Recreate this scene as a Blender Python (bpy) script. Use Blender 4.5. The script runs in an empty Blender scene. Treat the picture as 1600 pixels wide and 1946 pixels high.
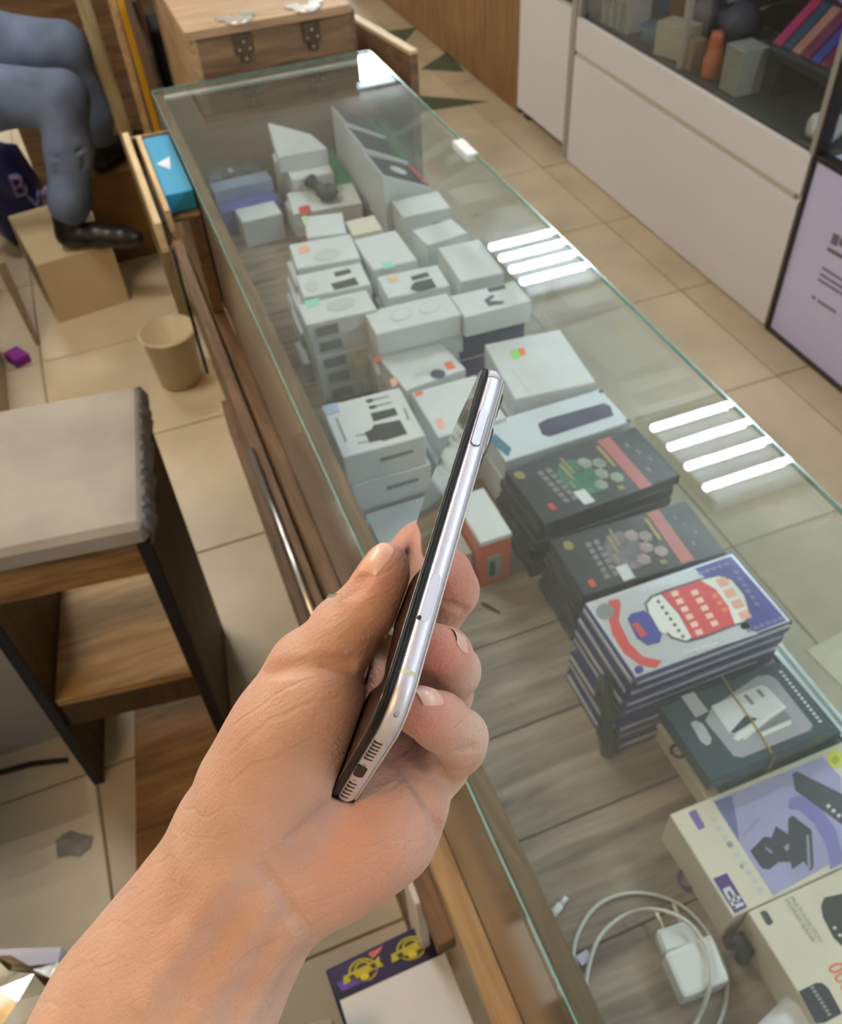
import bpy, bmesh, math, random
import numpy as np
from mathutils import Matrix, Vector, Euler

# ------------------------------------------------------------------ camera, world, exposure
SC = bpy.context.scene
COL = SC.collection
random.seed(7)
FPX = 1651.54                                   # focal length in pixels of the 1600 x 1946 frame
RC = np.array([[0.9316297203, -0.3600989626, -0.0489367075],
               [-0.2918435207, -0.6611096702, -0.6912028381],
               [0.2165488943, 0.6582269677, -0.7210019662]])   # rows: camera right, down, forward
CAM = np.array([0., 0., 1.6])
cd = bpy.data.cameras.new('camera'); cd.sensor_fit = 'HORIZONTAL'; cd.sensor_width = 36.
cd.lens = FPX / 1600 * 36; cd.clip_start = .01; cd.clip_end = 60
cd.dof.use_dof = True; cd.dof.focus_distance = .262; cd.dof.aperture_fstop = 30.
cam = bpy.data.objects.new('camera', cd); COL.objects.link(cam); SC.camera = cam
cam.matrix_world = Matrix(((RC[0,0], -RC[1,0], -RC[2,0], 0), (RC[0,1], -RC[1,1], -RC[2,1], 0),
                           (RC[0,2], -RC[1,2], -RC[2,2], 1.6), (0, 0, 0, 1)))
w = bpy.data.worlds.new('world'); SC.world = w; w.use_nodes = True
w.node_tree.nodes['Background'].inputs[0].default_value = (.75, .85, 1, 1)
w.node_tree.nodes['Background'].inputs[1].default_value = .3
vs = SC.view_settings
vs.view_transform = 'Standard'; vs.look = 'None'; vs.gamma = 1; vs.use_curve_mapping = False
vs.exposure = 1.3
SC.cycles.max_bounces = 5; SC.cycles.diffuse_bounces = 3; SC.cycles.glossy_bounces = 3; SC.cycles.transparent_max_bounces = 12
SC.cycles.use_adaptive_sampling = True; SC.cycles.adaptive_threshold = .06
LAMP_COOL, LAMP_WARM = 38., 34.                 # tube emission

# ------------------------------------------------------------------ helpers
def ray(x, y): return RC.T @ np.array([(x - 800.) / FPX, (y - 973.) / FPX, 1.])
def at(x, y, z):
    """point on the level z (metres above the floor) seen at photo pixel x, y"""
    r = ray(x, y); return CAM + r * ((z - 1.6) / r[2])
def aty(x, y, Y): r = ray(x, y); return CAM + r * (Y / r[1])
def atx(x, y, X): r = ray(x, y); return CAM + r * (X / r[0])

def lin(c):
    return tuple((v / 255 / 12.92 if v / 255 <= .04045 else ((v / 255 + .055) / 1.055) ** 2.4) for v in c) + (1,)
MATS = {}
def mat(name, rgb, rough=.5, metal=0, var=.0, scale=8, bump=0, coat=0, spec=.5, sss=0, emit=0, aniso=None):
    """procedural principled material; rgb in 0-255 sRGB, var = noise variation of the colour"""
    if name in MATS: return MATS[name]
    m = bpy.data.materials.new(name); m.use_nodes = True; nt = m.node_tree; b = nt.nodes['Principled BSDF']
    c = lin(rgb); b.inputs['Base Color'].default_value = c
    b.inputs['Roughness'].default_value = rough; b.inputs['Metallic'].default_value = metal
    b.inputs['Specular IOR Level'].default_value = spec
    b.inputs['Coat Weight'].default_value = coat; b.inputs['Coat Roughness'].default_value = .05
    if emit:
        b.inputs['Emission Color'].default_value = c; b.inputs['Emission Strength'].default_value = emit
    if var or bump:
        tc = nt.nodes.new('ShaderNodeTexCoord'); mp = nt.nodes.new('ShaderNodeMapping')
        nt.links.new(tc.outputs['Object'], mp.inputs[0])
        if aniso: mp.inputs['Scale'].default_value = aniso
        n = nt.nodes.new('ShaderNodeTexNoise'); n.inputs['Scale'].default_value = scale; n.inputs['Detail'].default_value = 3
        nt.links.new(mp.outputs[0], n.inputs['Vector'])
        if var:
            r = nt.nodes.new('ShaderNodeValToRGB')
            r.color_ramp.elements[0].position = .3; r.color_ramp.elements[1].position = .72
            r.color_ramp.elements[0].color = tuple(v * (1 - var) for v in c[:3]) + (1,)
            r.color_ramp.elements[1].color = tuple(min(1, v * (1 + var * .6)) for v in c[:3]) + (1,)
            nt.links.new(n.outputs['Fac'], r.inputs[0]); nt.links.new(r.outputs[0], b.inputs['Base Color'])
        if bump:
            bp = nt.nodes.new('ShaderNodeBump'); bp.inputs['Strength'].default_value = bump; bp.inputs['Distance'].default_value = .002
            nt.links.new(n.outputs['Fac'], bp.inputs['Height']); nt.links.new(bp.outputs[0], b.inputs['Normal'])
    MATS[name] = m; return m

def wood(name, a, b_, axis=0, scale=6., stretch=14., rough=.5, coat=0, bump=.25):
    """wood with grain running along the axis; a dark tone, b light tone"""
    if name in MATS: return MATS[name]
    m = bpy.data.materials.new(name); m.use_nodes = True; nt = m.node_tree; b = nt.nodes['Principled BSDF']
    tc = nt.nodes.new('ShaderNodeTexCoord'); mp = nt.nodes.new('ShaderNodeMapping')
    s = [stretch] * 3; s[axis] = 1.; mp.inputs['Scale'].default_value = s
    nt.links.new(tc.outputs['Object'], mp.inputs[0])
    n = nt.nodes.new('ShaderNodeTexNoise'); n.inputs['Scale'].default_value = scale; n.inputs['Detail'].default_value = 6
    n.inputs['Roughness'].default_value = .62; n.inputs['Distortion'].default_value = .6
    nt.links.new(mp.outputs[0], n.inputs['Vector'])
    n2 = nt.nodes.new('ShaderNodeTexNoise'); n2.inputs['Scale'].default_value = 3.2; n2.inputs['Detail'].default_value = 3
    nt.links.new(tc.outputs['Object'], n2.inputs['Vector'])
    mx = nt.nodes.new('ShaderNodeMath'); mx.operation = 'MULTIPLY_ADD'; mx.inputs[1].default_value = .4; 
    nt.links.new(n2.outputs['Fac'], mx.inputs[0]); nt.links.new(n.outputs['Fac'], mx.inputs[2])
    r = nt.nodes.new('ShaderNodeValToRGB'); r.color_ramp.elements[0].position = .48; r.color_ramp.elements[1].position = .9
    r.color_ramp.elements[0].color = lin(a); r.color_ramp.elements[1].color = lin(b_)
    nt.links.new(mx.outputs[0], r.inputs[0]); nt.links.new(r.outputs[0], b.inputs['Base Color'])
    bp = nt.nodes.new('ShaderNodeBump'); bp.inputs['Strength'].default_value = bump; bp.inputs['Distance'].default_value = .001
    nt.links.new(n.outputs['Fac'], bp.inputs['Height']); nt.links.new(bp.outputs[0], b.inputs['Normal'])
    b.inputs['Roughness'].default_value = rough; b.inputs['Coat Weight'].default_value = coat
    MATS[name] = m; return m

def glass(name, tint=(.93, .97, .95), dust=.03, ior=1.5, dustcol=(190, 200, 196)):
    """clear sheet: what lies behind shows through, Fresnel reflections, a thin film of dust"""
    if name in MATS: return MATS[name]
    m = bpy.data.materials.new(name); m.use_nodes = True; nt = m.node_tree; nt.nodes.clear()
    o = nt.nodes.new('ShaderNodeOutputMaterial'); t = nt.nodes.new('ShaderNodeBsdfTransparent'); t.inputs[0].default_value = tint + (1,)
    g = nt.nodes.new('ShaderNodeBsdfGlossy'); g.inputs['Roughness'].default_value = .015
    f = nt.nodes.new('ShaderNodeFresnel')
    ge = nt.nodes.new('ShaderNodeNewGeometry'); mi = nt.nodes.new('ShaderNodeMath'); mi.operation = 'MULTIPLY_ADD'   # same reflectance from both faces of the sheet
    mi.inputs[1].default_value = 1 / ior - ior; mi.inputs[2].default_value = ior
    nt.links.new(ge.outputs['Backfacing'], mi.inputs[0]); nt.links.new(mi.outputs[0], f.inputs['IOR'])
    d = nt.nodes.new('ShaderNodeBsdfDiffuse'); d.inputs[0].default_value = lin(dustcol)
    n = nt.nodes.new('ShaderNodeTexNoise'); n.inputs['Scale'].default_value = 5; n.inputs['Detail'].default_value = 3
    tc = nt.nodes.new('ShaderNodeTexCoord'); nt.links.new(tc.outputs['Object'], n.inputs['Vector'])
    mm = nt.nodes.new('ShaderNodeMath'); mm.operation = 'MULTIPLY'; mm.inputs[1].default_value = dust * 2
    nt.links.new(n.outputs['Fac'], mm.inputs[0])
    m1 = nt.nodes.new('ShaderNodeMixShader'); nt.links.new(mm.outputs[0], m1.inputs[0]); nt.links.new(t.outputs[0], m1.inputs[1]); nt.links.new(d.outputs[0], m1.inputs[2])
    m2 = nt.nodes.new('ShaderNodeMixShader'); nt.links.new(f.outputs[0], m2.inputs[0]); nt.links.new(m1.outputs[0], m2.inputs[1]); nt.links.new(g.outputs[0], m2.inputs[2])
    nt.links.new(m2.outputs[0], o.inputs[0]); MATS[name] = m; return m

def tag(o, label=None, cat=None, group=None, kind=None):
    if label: o['label'] = label
    if cat: o['category'] = cat
    if group: o['group'] = group
    if kind: o['kind'] = kind
    return o
def empty(name, loc, label=None, cat=None, group=None, kind=None):
    o = bpy.data.objects.new(name, None); COL.objects.link(o); o.location = Vector([float(v) for v in loc]); o.empty_display_size = .02
    return tag(o, label, cat, group, kind)
def link(name, me, parent=None, mats=(), smooth=False, origin=None):
    """me in world coordinates; the object's origin goes to its parent's or to its own base"""
    o = bpy.data.objects.new(name, me); COL.objects.link(o)
    for m in mats: me.materials.append(m)
    if parent is not None:
        p = parent; off = Vector((0, 0, 0))
        while p is not None: off += p.location; p = p.parent
        me.transform(Matrix.Translation(-off)); o.parent = parent
    else:
        if origin is None:
            co = np.array([v.co[:] for v in me.vertices]); origin = (co.min(0) + co.max(0)) / 2; origin[2] = co[:, 2].min()
        org = Vector([float(v) for v in origin]); me.transform(Matrix.Translation(-org)); o.location = org
    if smooth:
        for p in me.polygons: p.use_smooth = True
    return o
def pymesh(name, V, Fc, parent=None, m=None, smooth=False, origin=None):
    me = bpy.data.meshes.new(name); me.from_pydata([tuple(float(c) for c in v) for v in V], [], [tuple(int(i) for i in f) for f in Fc]); me.update()
    return link(name, me, parent, [m] if m else [], smooth, origin)

class MB:
    """collects solids in world coordinates and links them as one mesh"""
    def __init__(s): s.bm = bmesh.new()
    def _add(s, V, F, mi=0, bev=0):
        vs_ = [s.bm.verts.new([float(c) for c in v]) for v in V]; fs = []
        for f in F:
            try: q = s.bm.faces.new([vs_[i] for i in f]); q.material_index = mi; fs.append(q)
            except ValueError: pass
        if bev:
            es = list({e for f in fs for e in f.edges}); bmesh.ops.bevel(s.bm, geom=es, offset=bev, segments=1 if bev < .004 else 2, affect='EDGES', profile=.6)
        return fs
    def box(s, c, size, rz=0, mi=0, bev=.0012, rot=None, tops=None):
        """box with base-centre c; tops = material index of the upper face"""
        hx, hy, h = size[0] / 2, size[1] / 2, size[2]
        R = (rot if rot is not None else Matrix.Rotation(rz, 3, 'Z'))
        P = [(-hx, -hy, 0), (hx, -hy, 0), (hx, hy, 0), (-hx, hy, 0), (-hx, -hy, h), (hx, -hy, h), (hx, hy, h), (-hx, hy, h)]
        V = [Vector([float(k) for k in c]) + R @ Vector(p) for p in P]
        fs = s._add(V, [(3, 2, 1, 0), (4, 5, 6, 7), (0, 1, 5, 4), (1, 2, 6, 5), (2, 3, 7, 6), (3, 0, 4, 7)], mi, 0)
        if tops is not None: fs[1].material_index = tops
        if bev:
            es = list({e for f in fs for e in f.edges}); bmesh.ops.bevel(s.bm, geom=es, offset=bev, segments=1, affect='EDGES')
        return s
    def ax(s, x0, x1, y0, y1, z0, z1, mi=0, bev=.001):
        return s.box(((x0 + x1) / 2, (y0 + y1) / 2, z0), (x1 - x0, y1 - y0, z1 - z0), 0, mi, bev)
    def prism(s, poly, z0, z1, mi=0, bev=0):
        """poly: list of xy (or xyz); extruded from z0 to z1"""
        n = len(poly); V = [(p[0], p[1], z0) for p in poly] + [(p[0], p[1], z1) for p in poly]
        a = sum(poly[i][0] * poly[(i + 1) % n][1] - poly[(i + 1) % n][0] * poly[i][1] for i in range(n))
        up = list(range(n, 2 * n)); dn = list(range(n))[::-1]
        F = [up, dn] + [(i, (i + 1) % n, n + (i + 1) % n, n + i) for i in range(n)]
        if a < 0: F = [f[::-1] for f in F]
        s._add(V, F, mi, bev); return s
    def tube(s, pts, r, seg=8, mi=0, closed=False):
        P = [Vector([float(k) for k in p]) for p in pts]; n = len(P); rings = []
        up = Vector((0, 0, 1)); R_ = r if hasattr(r, '__len__') else [r] * n
        for i in range(n):
            d = (P[(i + 1) % n] - P[i - 1]) if closed else (P[min(i + 1, n - 1)] - P[max(i - 1, 0)])
            d.normalize(); a = d.cross(up if abs(d.z) < .95 else Vector((1, 0, 0))).normalized(); b = a.cross(d)
            rings.append([s.bm.verts.new(P[i] + (a * math.cos(2 * math.pi * k / seg) + b * math.sin(2 * math.pi * k / seg)) * R_[i]) for k in range(seg)])
        for i in range(n if closed else n - 1):
            A, B = rings[i], rings[(i + 1) % n]
            for k in range(seg):
                f = s.bm.faces.new((A[k], A[(k + 1) % seg], B[(k + 1) % seg], B[k])); f.material_index = mi; f.smooth = True
        if not closed:
            for A, fl in ((rings[0], True), (rings[-1], False)):
                f = s.bm.faces.new(A[::-1] if fl else A); f.material_index = mi
        return s
    def lathe(s, prof, c, seg=20, mi=0, rot=None):
        """prof: (radius, height) from bottom to top around c"""
        R = rot if rot is not None else Matrix.Identity(3); c = Vector([float(k) for k in c]); rings = []
        for r, h in prof:
            rings.append([s.bm.verts.new(c + R @ Vector((r * math.cos(2 * math.pi * k / seg), r * math.sin(2 * math.pi * k / seg), h))) for k in range(seg)])
        for A, B in zip(rings[:-1], rings[1:]):
            for k in range(seg):
                f = s.bm.faces.new((A[k], A[(k + 1) % seg], B[(k + 1) % seg], B[k])); f.material_index = mi; f.smooth = True
        s.bm.faces.new(rings[0][::-1]).material_index = mi; s.bm.faces.new(rings[-1]).material_index = mi
        return s
    def build(s, name, mats, parent=None, smooth=False, origin=None):
        me = bpy.data.meshes.new(name); bmesh.ops.recalc_face_normals(s.bm, faces=s.bm.faces[:]); s.bm.to_mesh(me); s.bm.free()
        return link(name, me, parent, mats if isinstance(mats, (list, tuple)) else [mats], smooth, origin)

def rectfit(c, z):
    """four photo pixels of a level rectangle (far-left, far-right, near-right, near-left) -> centre, size, angle"""
    q = [at(x, y, z) for x, y in c]; m = sum(q) / 4
    e = (q[1] - q[0] + q[2] - q[3]) / 2; f = (q[0] - q[3] + q[1] - q[2]) / 2
    th = math.atan2(e[1], e[0]); th2 = math.atan2(f[1], f[0]) - math.pi / 2; a = (th + th2) / 2
    return m, float(np.linalg.norm(e[:2])), float(np.linalg.norm(f[:2])), a
def prt(parent, name, polys, z, m, th=.0004, label=None):
    """flat print or sticker on a level face: pixel outlines at height z"""
    small = name in ('characters', 'title_characters', 'side_print', 'stripe')      # fine print stays one part
    for grp in ([polys] if small else [[p] for p in polys]):
        b = MB()
        for p in grp: b.prism([at(x, y, z)[:2] for x, y in p], z - .0002, z + th)
        o = b.build(name, m, parent)
        if small and len(polys) > 1: o['kind'] = 'stuff'
    return o
def quad(x, y, dx, dy, ex, ey): return [(x, y), (x + dx, y + dy), (x + dx + ex, y + dy + ey), (x + ex, y + ey)]
def lettering(parent, body, p0, p1, z, m, size=1., up=1, flip=False):
    """line of text on a level face from pixel p0 to p1; its length sets the size"""
    a, b = at(*p0, z), at(*p1, z); d = b - a; L = np.linalg.norm(d[:2]); ang = math.atan2(d[1], d[0])
    cu = bpy.data.curves.new('lettering', 'FONT'); cu.body = body; cu.extrude = .0001; cu.size = 1
    o = bpy.data.objects.new('lettering', cu); COL.objects.link(o); cu.materials.append(m)
    bpy.context.view_layer.update(); wdt = max(o.dimensions.x, .01); k = L / wdt
    off = Vector((0, 0, 0)); p = parent
    while p is not None: off += p.location; p = p.parent
    o.parent = parent; o.scale = (k, k * size, k); o.rotation_euler = (0, 0, ang)
    o.location = Vector((a[0], a[1], z + .0004)) - off
    me = bpy.data.meshes.new_from_object(o.evaluated_get(bpy.context.evaluated_depsgraph_get()))
    q = bpy.data.objects.new('lettering', me); COL.objects.link(q); q.parent = parent
    q.location = o.location; q.rotation_euler = o.rotation_euler; q.scale = o.scale; q['kind'] = 'stuff'
    bpy.data.objects.remove(o); bpy.data.curves.remove(cu)
    return q
ORD = ['topmost', 'second from the top', 'third from the top', 'fourth from the top', 'fifth from the top', 'sixth from the top', 'seventh from the top', 'eighth from the top']
# ---------------------------------------------------------------- hand (implicit surface -> mesh)
def px3(x, y, d):
    """a point seen at photo pixel x, y at depth d metres, in camera axes (x right, y down, z forward)"""
    return np.array([(x - 800.) / FPX * d, (y - 973.) / FPX * d, d])

class Field:
    def __init__(s, lo, hi, h):
        s.lo = np.array(lo, float); s.h = h
        s.n = np.ceil((np.array(hi) - s.lo) / h).astype(int) + 1
        s.v = np.full(tuple(s.n), 0.05, np.float32)
    def _blk(s, lo, hi):
        a = np.clip(np.floor((lo - s.lo) / s.h).astype(int), 0, s.n - 1)
        b = np.clip(np.ceil((hi - s.lo) / s.h).astype(int) + 1, 1, s.n)
        if np.any(b <= a): return None, None
        ax = [(s.lo[i] + s.h * np.arange(a[i], b[i])).astype(np.float32) for i in range(3)]
        return tuple(slice(a[i], b[i]) for i in range(3)), np.meshgrid(*ax, indexing='ij')
    def cone(s, a, b, ra, rb, k=.006, sub=False, flat=None):
        m = max(ra, rb) * (1 / min(flat[1], 1) if flat else 1) + .022
        lo, hi = np.minimum(a, b) - m, np.maximum(a, b) + m
        sl, g = s._blk(lo, hi)
        if sl is None: return
        ab = b - a; L2 = ab @ ab + 1e-12
        X, Y, Z = g[0] - a[0], g[1] - a[1], g[2] - a[2]
        t = np.clip((X * ab[0] + Y * ab[1] + Z * ab[2]) / L2, 0, 1)
        X = X - t * ab[0]; Y = Y - t * ab[1]; Z = Z - t * ab[2]
        r = ra + (rb - ra) * t
        if flat is not None:              # flattened section: axis n scaled by factor
            n, q = flat; n = n / np.linalg.norm(n)
            dn = X * n[0] + Y * n[1] + Z * n[2]
            d2 = X * X + Y * Y + Z * Z - dn * dn + (dn / q) ** 2
            dist = np.sqrt(np.maximum(d2, 1e-12))
            d = (dist - r) * np.where(dist > 1e-6, np.sqrt((X*X+Y*Y+Z*Z)) / dist, 1) if False else (dist - r) * (q if q < 1 else 1)
        else:
            d = np.sqrt(X * X + Y * Y + Z * Z) - r
        v = s.v[sl]
        if sub:
            d = -d
            hh = np.clip(.5 + .5 * (d - v) / k, 0, 1)
            s.v[sl] = v + (d - v) * hh + k * hh * (1 - hh)
        else:
            hh = np.clip(.5 + .5 * (v - d) / k, 0, 1)
            s.v[sl] = v + (d - v) * hh - k * hh * (1 - hh)
    def chain(s, pts, k=.006, flat=None):
        for (p, r), (q, t) in zip(pts[:-1], pts[1:]): s.cone(p, q, r, t, k, flat=flat)
    def at(s, p):
        f = (np.asarray(p, float) - s.lo) / s.h
        i = np.clip(np.floor(f).astype(int), 0, s.n - 2); t = f - i
        c = s.v[i[0]:i[0]+2, i[1]:i[1]+2, i[2]:i[2]+2]
        c = c[0] * (1 - t[0]) + c[1] * t[0]; c = c[0] * (1 - t[1]) + c[1] * t[1]
        return float(c[0] * (1 - t[2]) + c[1] * t[2])
    def grad(s, p):
        e = s.h; g = np.array([s.at(p + e * np.eye(3)[i]) - s.at(p - e * np.eye(3)[i]) for i in range(3)])
        return g / (np.linalg.norm(g) + 1e-9)
    def hit(s, x, y, d0=.19, d1=.42):
        d = d0
        while d < d1:
            v = s.at(px3(x, y, d))
            if v < .0003: return px3(x, y, d)
            d += max(.0004, v * .6)
        return None
    def snap(s, p):
        for _ in range(6): p = p - s.grad(p) * s.at(p)
        return p
    def mesh(s):
        v = s.v; inside = v < 0
        n = s.n
        # surface nets
        c = np.zeros(tuple(n - 1), np.int8)
        for i in (0, 1):
            for j in (0, 1):
                for k in (0, 1): c += inside[i:n[0]-1+i, j:n[1]-1+j, k:n[2]-1+k]
        act = (c > 0) & (c < 8); idx = np.full(act.shape, -1, np.int64)
        cells = np.argwhere(act); idx[act] = np.arange(len(cells))
        acc = np.zeros((len(cells), 3)); cnt = np.zeros(len(cells))
        cor = [(i, j, k) for i in (0, 1) for j in (0, 1) for k in (0, 1)]
        for a in cor:
            for ax in range(3):
                if a[ax]: continue
                b = list(a); b[ax] = 1
                va = v[cells[:, 0]+a[0], cells[:, 1]+a[1], cells[:, 2]+a[2]]
                vb = v[cells[:, 0]+b[0], cells[:, 1]+b[1], cells[:, 2]+b[2]]
                m = (va < 0) != (vb < 0); t = np.where(m, va / np.where(m, va - vb, 1), 0)
                p = np.array(a, float)[None] + t[:, None] * np.eye(3)[ax][None]
                acc[m] += p[m]; cnt[m] += 1
        P = s.lo + s.h * (cells + acc / cnt[:, None])
        F = []
        for ax in range(3):
            o = [(1, 2), (2, 0), (0, 1)][ax]
            sa = [slice(None)] * 3; sb = [slice(None)] * 3
            sa[ax] = slice(0, n[ax]-1); sb[ax] = slice(1, n[ax])
            A, B = inside[tuple(sa)], inside[tuple(sb)]
            for flip, M in ((False, A & ~B), (True, ~A & B)):
                e = np.argwhere(M)
                e = e[(e[:, o[0]] > 0) & (e[:, o[1]] > 0) & (e[:, o[0]] < n[o[0]]-1) & (e[:, o[1]] < n[o[1]]-1)]
                q = []
                for d0, d1 in ((0, 0), (1, 0), (1, 1), (0, 1)):
                    z = e.copy(); z[:, o[0]] -= 1 - d0; z[:, o[1]] -= 1 - d1
                    q.append(idx[z[:, 0], z[:, 1], z[:, 2]])
                q = np.stack(q, 1)
                F.append(q[:, ::-1] if flip else q)
        return P, np.concatenate(F)

def phone_frame():
    """near bottom corner and the long, width and screen directions of the phone, in camera axes"""
    B = px3(745, 1370, .214); u = px3(948, 678, .305) - B; u /= np.linalg.norm(u)
    w_ = px3(645, 1530, .2646) - B; w_ -= u * (w_ @ u); w_ /= np.linalg.norm(w_)
    v = np.cross(u, w_); v = -v if v[0] > 0 else v
    return B, u, v, w_

def phone_carve(F):
    """flesh gives way where the phone presses into it"""
    B, u, v, w_ = phone_frame(); c = B + u * .072 + w_ * .0357
    m = .09; sl, g = F._blk(c - m, c + m)
    X, Y, Z = g[0] - c[0], g[1] - c[1], g[2] - c[2]
    q = [np.abs(X * a[0] + Y * a[1] + Z * a[2]) - e for a, e in ((u, .072 - .0125), (w_, .0357 - .0125))]
    d2 = np.sqrt(np.maximum(q[0], 0) ** 2 + np.maximum(q[1], 0) ** 2) + np.minimum(np.maximum(q[0], q[1]), 0) - .0126
    t = np.abs(X * v[0] + Y * v[1] + Z * v[2]) - .00425
    d = np.sqrt(np.maximum(d2, 0) ** 2 + np.maximum(t, 0) ** 2) + np.minimum(np.maximum(d2, t), 0)
    k = .0012; a = F.v[sl]; d = -d; hh = np.clip(.5 + .5 * (d - a) / k, 0, 1)
    F.v[sl] = a + (d - a) * hh + k * hh * (1 - hh)

def build_hand_field(h):
    F = Field((-.245, .0, .195), (.045, .235, .375), h)
    S = lambda *a: px3(*a)
    # forearm and wrist: flattened, broad side towards the camera
    ax = S(480, 1640, .29) - S(150, 2150, .285); ax /= np.linalg.norm(ax)
    nrm = np.array([.05, -.25, -1.]); nrm -= ax * (ax @ nrm); nrm /= np.linalg.norm(nrm)
    fl = (nrm, .74)
    F.chain([(S(60, 2330, .287), .0405), (S(298, 1942, .288), .0345), (S(383, 1800, .288), .0292), (S(452, 1690, .288), .0258), (S(530, 1575, .288), .0262)], .010, fl)
    # palm slab
    F.chain([(S(500, 1590, .287), .0235), (S(605, 1440, .294), .0205), (S(645, 1330, .302), .0180)], .014)
    F.chain([(S(545, 1610, .288), .0215), (S(680, 1470, .296), .0182), (S(735, 1370, .305), .016)], .014)
    F.chain([(S(556, 1662, .284), .0180), (S(645, 1615, .282), .0186), (S(720, 1560, .281), .0182), (S(765, 1505, .283), .0150)], .010)   # hypothenar
    # thenar
    F.chain([(S(470, 1590, .280), .0205), (S(505, 1502, .271), .0192), (S(548, 1408, .265), .0172), (S(588, 1332, .265), .0150)], .010)
    F.cone(S(595, 1410, .264), S(622, 1326, .262), .0122, .0108, .008)
    # thumb
    F.chain([(S(550, 1355, .270), .0140), (S(586, 1270, .268), .0112), (S(650, 1214, .266), .0100), (S(702, 1150, .265), .0087)], .005)
    F.chain([(S(702, 1150, .265), .0087), (S(727, 1100, .266), .0076), (S(736, 1070, .267), .0064)], .004)
    # index behind the phone
    F.chain([(S(595, 1300, .302), .0135), (S(648, 1196, .312), .0104), (S(735, 1100, .332), .0100), (S(800, 1042, .352), .0096), (S(815, 1028, .357), .0090)], .006)
    # middle
    F.chain([(S(715, 1340, .314), .0125), (S(800, 1215, .320), .0100), (S(855, 1125, .306), .0095)], .006)
    F.chain([(S(855, 1118, .306), .0096), (S(845, 1092, .300), .0088), (S(838, 1086, .294), .0078)], .004)
    # ring finger
    F.chain([(S(790, 1400, .304), .0115), (S(838, 1320, .297), .0098), (S(860, 1278, .285), .0088)], .005)
    F.chain([(S(860, 1272, .283), .0088), (S(845, 1245, .270), .0082), (S(826, 1232, .260), .0076)], .003)
    # little finger
    F.chain([(S(775, 1475, .293), .0130), (S(832, 1452, .292), .0096), (S(866, 1416, .280), .0088), (S(872, 1402, .272), .0088)], .005)
    F.chain([(S(872, 1400, .270), .0088), (S(835, 1370, .256), .0083), (S(798, 1352, .246), .0073)], .0025)
    # tendons of the wrist, then skin creases pressed into the surface
    for line, r, dep in (([(505, 1722), (440, 1830), (350, 1985)], .0042, .0030), ([(556, 1760), (505, 1840), (450, 1960)], .0038, .0027), ([(440, 1660), (360, 1780), (280, 1900)], .0036, .0028)):
        q = [F.hit(*p) for p in line]
        for a, b in zip(q[:-1], q[1:]):
            if a is not None and b is not None: F.cone(a + [0, 0, dep], b + [0, 0, dep], r, r, .005)
    for line, r in HAND_CREASES:
        q = []
        for a, b in zip(line[:-1], line[1:]):
            for t in (0, .34, .67): q.append(F.hit(a[0] + (b[0] - a[0]) * t, a[1] + (b[1] - a[1]) * t))
        q.append(F.hit(*line[-1])); q = [x for x in q if x is not None]
        for a, b in zip(q[:-1], q[1:]):
            if np.linalg.norm(a - b) < .02: F.cone(a - [0, 0, r * .35], b - [0, 0, r * .35], r, r, .0014, sub=True)
    phone_carve(F)
    return F

HAND_CREASES = [
    ([(505, 1272), (560, 1263), (620, 1258), (668, 1262)], .0024),
    ([(741, 1432), (790, 1484), (828, 1545), (838, 1585)], .0021),
    ([(815, 1425), (836, 1470), (862, 1500)], .0018),
    ([(634, 1524), (600, 1556), (560, 1592)], .0021),
    ([(498, 1650), (530, 1694), (560, 1742), (588, 1772)], .0017),
    ([(872, 1432), (902, 1424)], .0015), ([(850, 1150), (886, 1163)], .0016),
    ([(668, 1112), (700, 1092)], .0013), ([(660, 1130), (690, 1118)], .0012),
]

def nail_mesh(F, c, along, across, hl, hw):
    """a curved nail plate lying on the finger: grid points snapped to the skin, a hair above it"""
    c = F.snap(np.array(c)); n = F.grad(c)
    along = along - n * (n @ along); along /= np.linalg.norm(along); across = np.cross(n, along)
    V, Q = [], []; N = 8
    for i in range(N + 1):
        for j in range(N + 1):
            a, b = i / N * 2 - 1, j / N * 2 - 1
            k = math.sqrt(max(0, 1 - .35 * abs(a) ** 4)) if a > 0 else math.sqrt(max(0, 1 - .45 * a * a))
            p = F.snap(c + along * a * hl + across * b * hw * k)
            V.append(p + F.grad(p) * (.0005 - .0004 * max(abs(b) ** 3, (a < 0) * abs(a) ** 3)))
    for i in range(N):
        for j in range(N):
            k = i * (N + 1) + j; Q.append((k, k + 1, k + N + 2, k + N + 1))
    return np.array(V), Q
# ------------------------------------------------------------------ materials
WHITE = mat('white_card', (215, 221, 226), .45, var=.05, scale=20)
CREAM = mat('cream_card', (222, 216, 198), .5, var=.06, scale=14)
INK = mat('dark_print', (52, 56, 60), .4)
GREYINK = mat('grey_print', (150, 154, 152), .5)
PALEINK = mat('pale_print', (196, 204, 206), .5)
ORANGE = mat('orange_print', (238, 120, 72), .5)
PINK = mat('pale_orange_print', (240, 178, 160), .5)
GREEN = mat('green_print', (30, 128, 84), .5)
RED = mat('red_print', (206, 66, 66), .5)
NAVY = mat('navy_card', (34, 34, 96), .35, var=.12, scale=9)
BLACKCARD = mat('black_card', (38, 37, 42), .32, var=.2, scale=10)
PURPLE = mat('purple_print', (82, 50, 138), .35)
LILAC = mat('lilac_print', (168, 168, 214), .35, var=.1, scale=12)
TEAL = mat('teal_card', (28, 58, 72), .35, var=.1, scale=12)
WHITEPLASTIC = mat('white_plastic', (232, 234, 234), .28)
STEEL = mat('steel', (200, 202, 204), .28, 1)
BLACKRUB = mat('black_rubber', (24, 24, 26), .5)
W_SHELF = wood('shelf_laminate', (104, 88, 76), (184, 164, 146), axis=0, scale=5, stretch=9, rough=.42, bump=.1)
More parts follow.
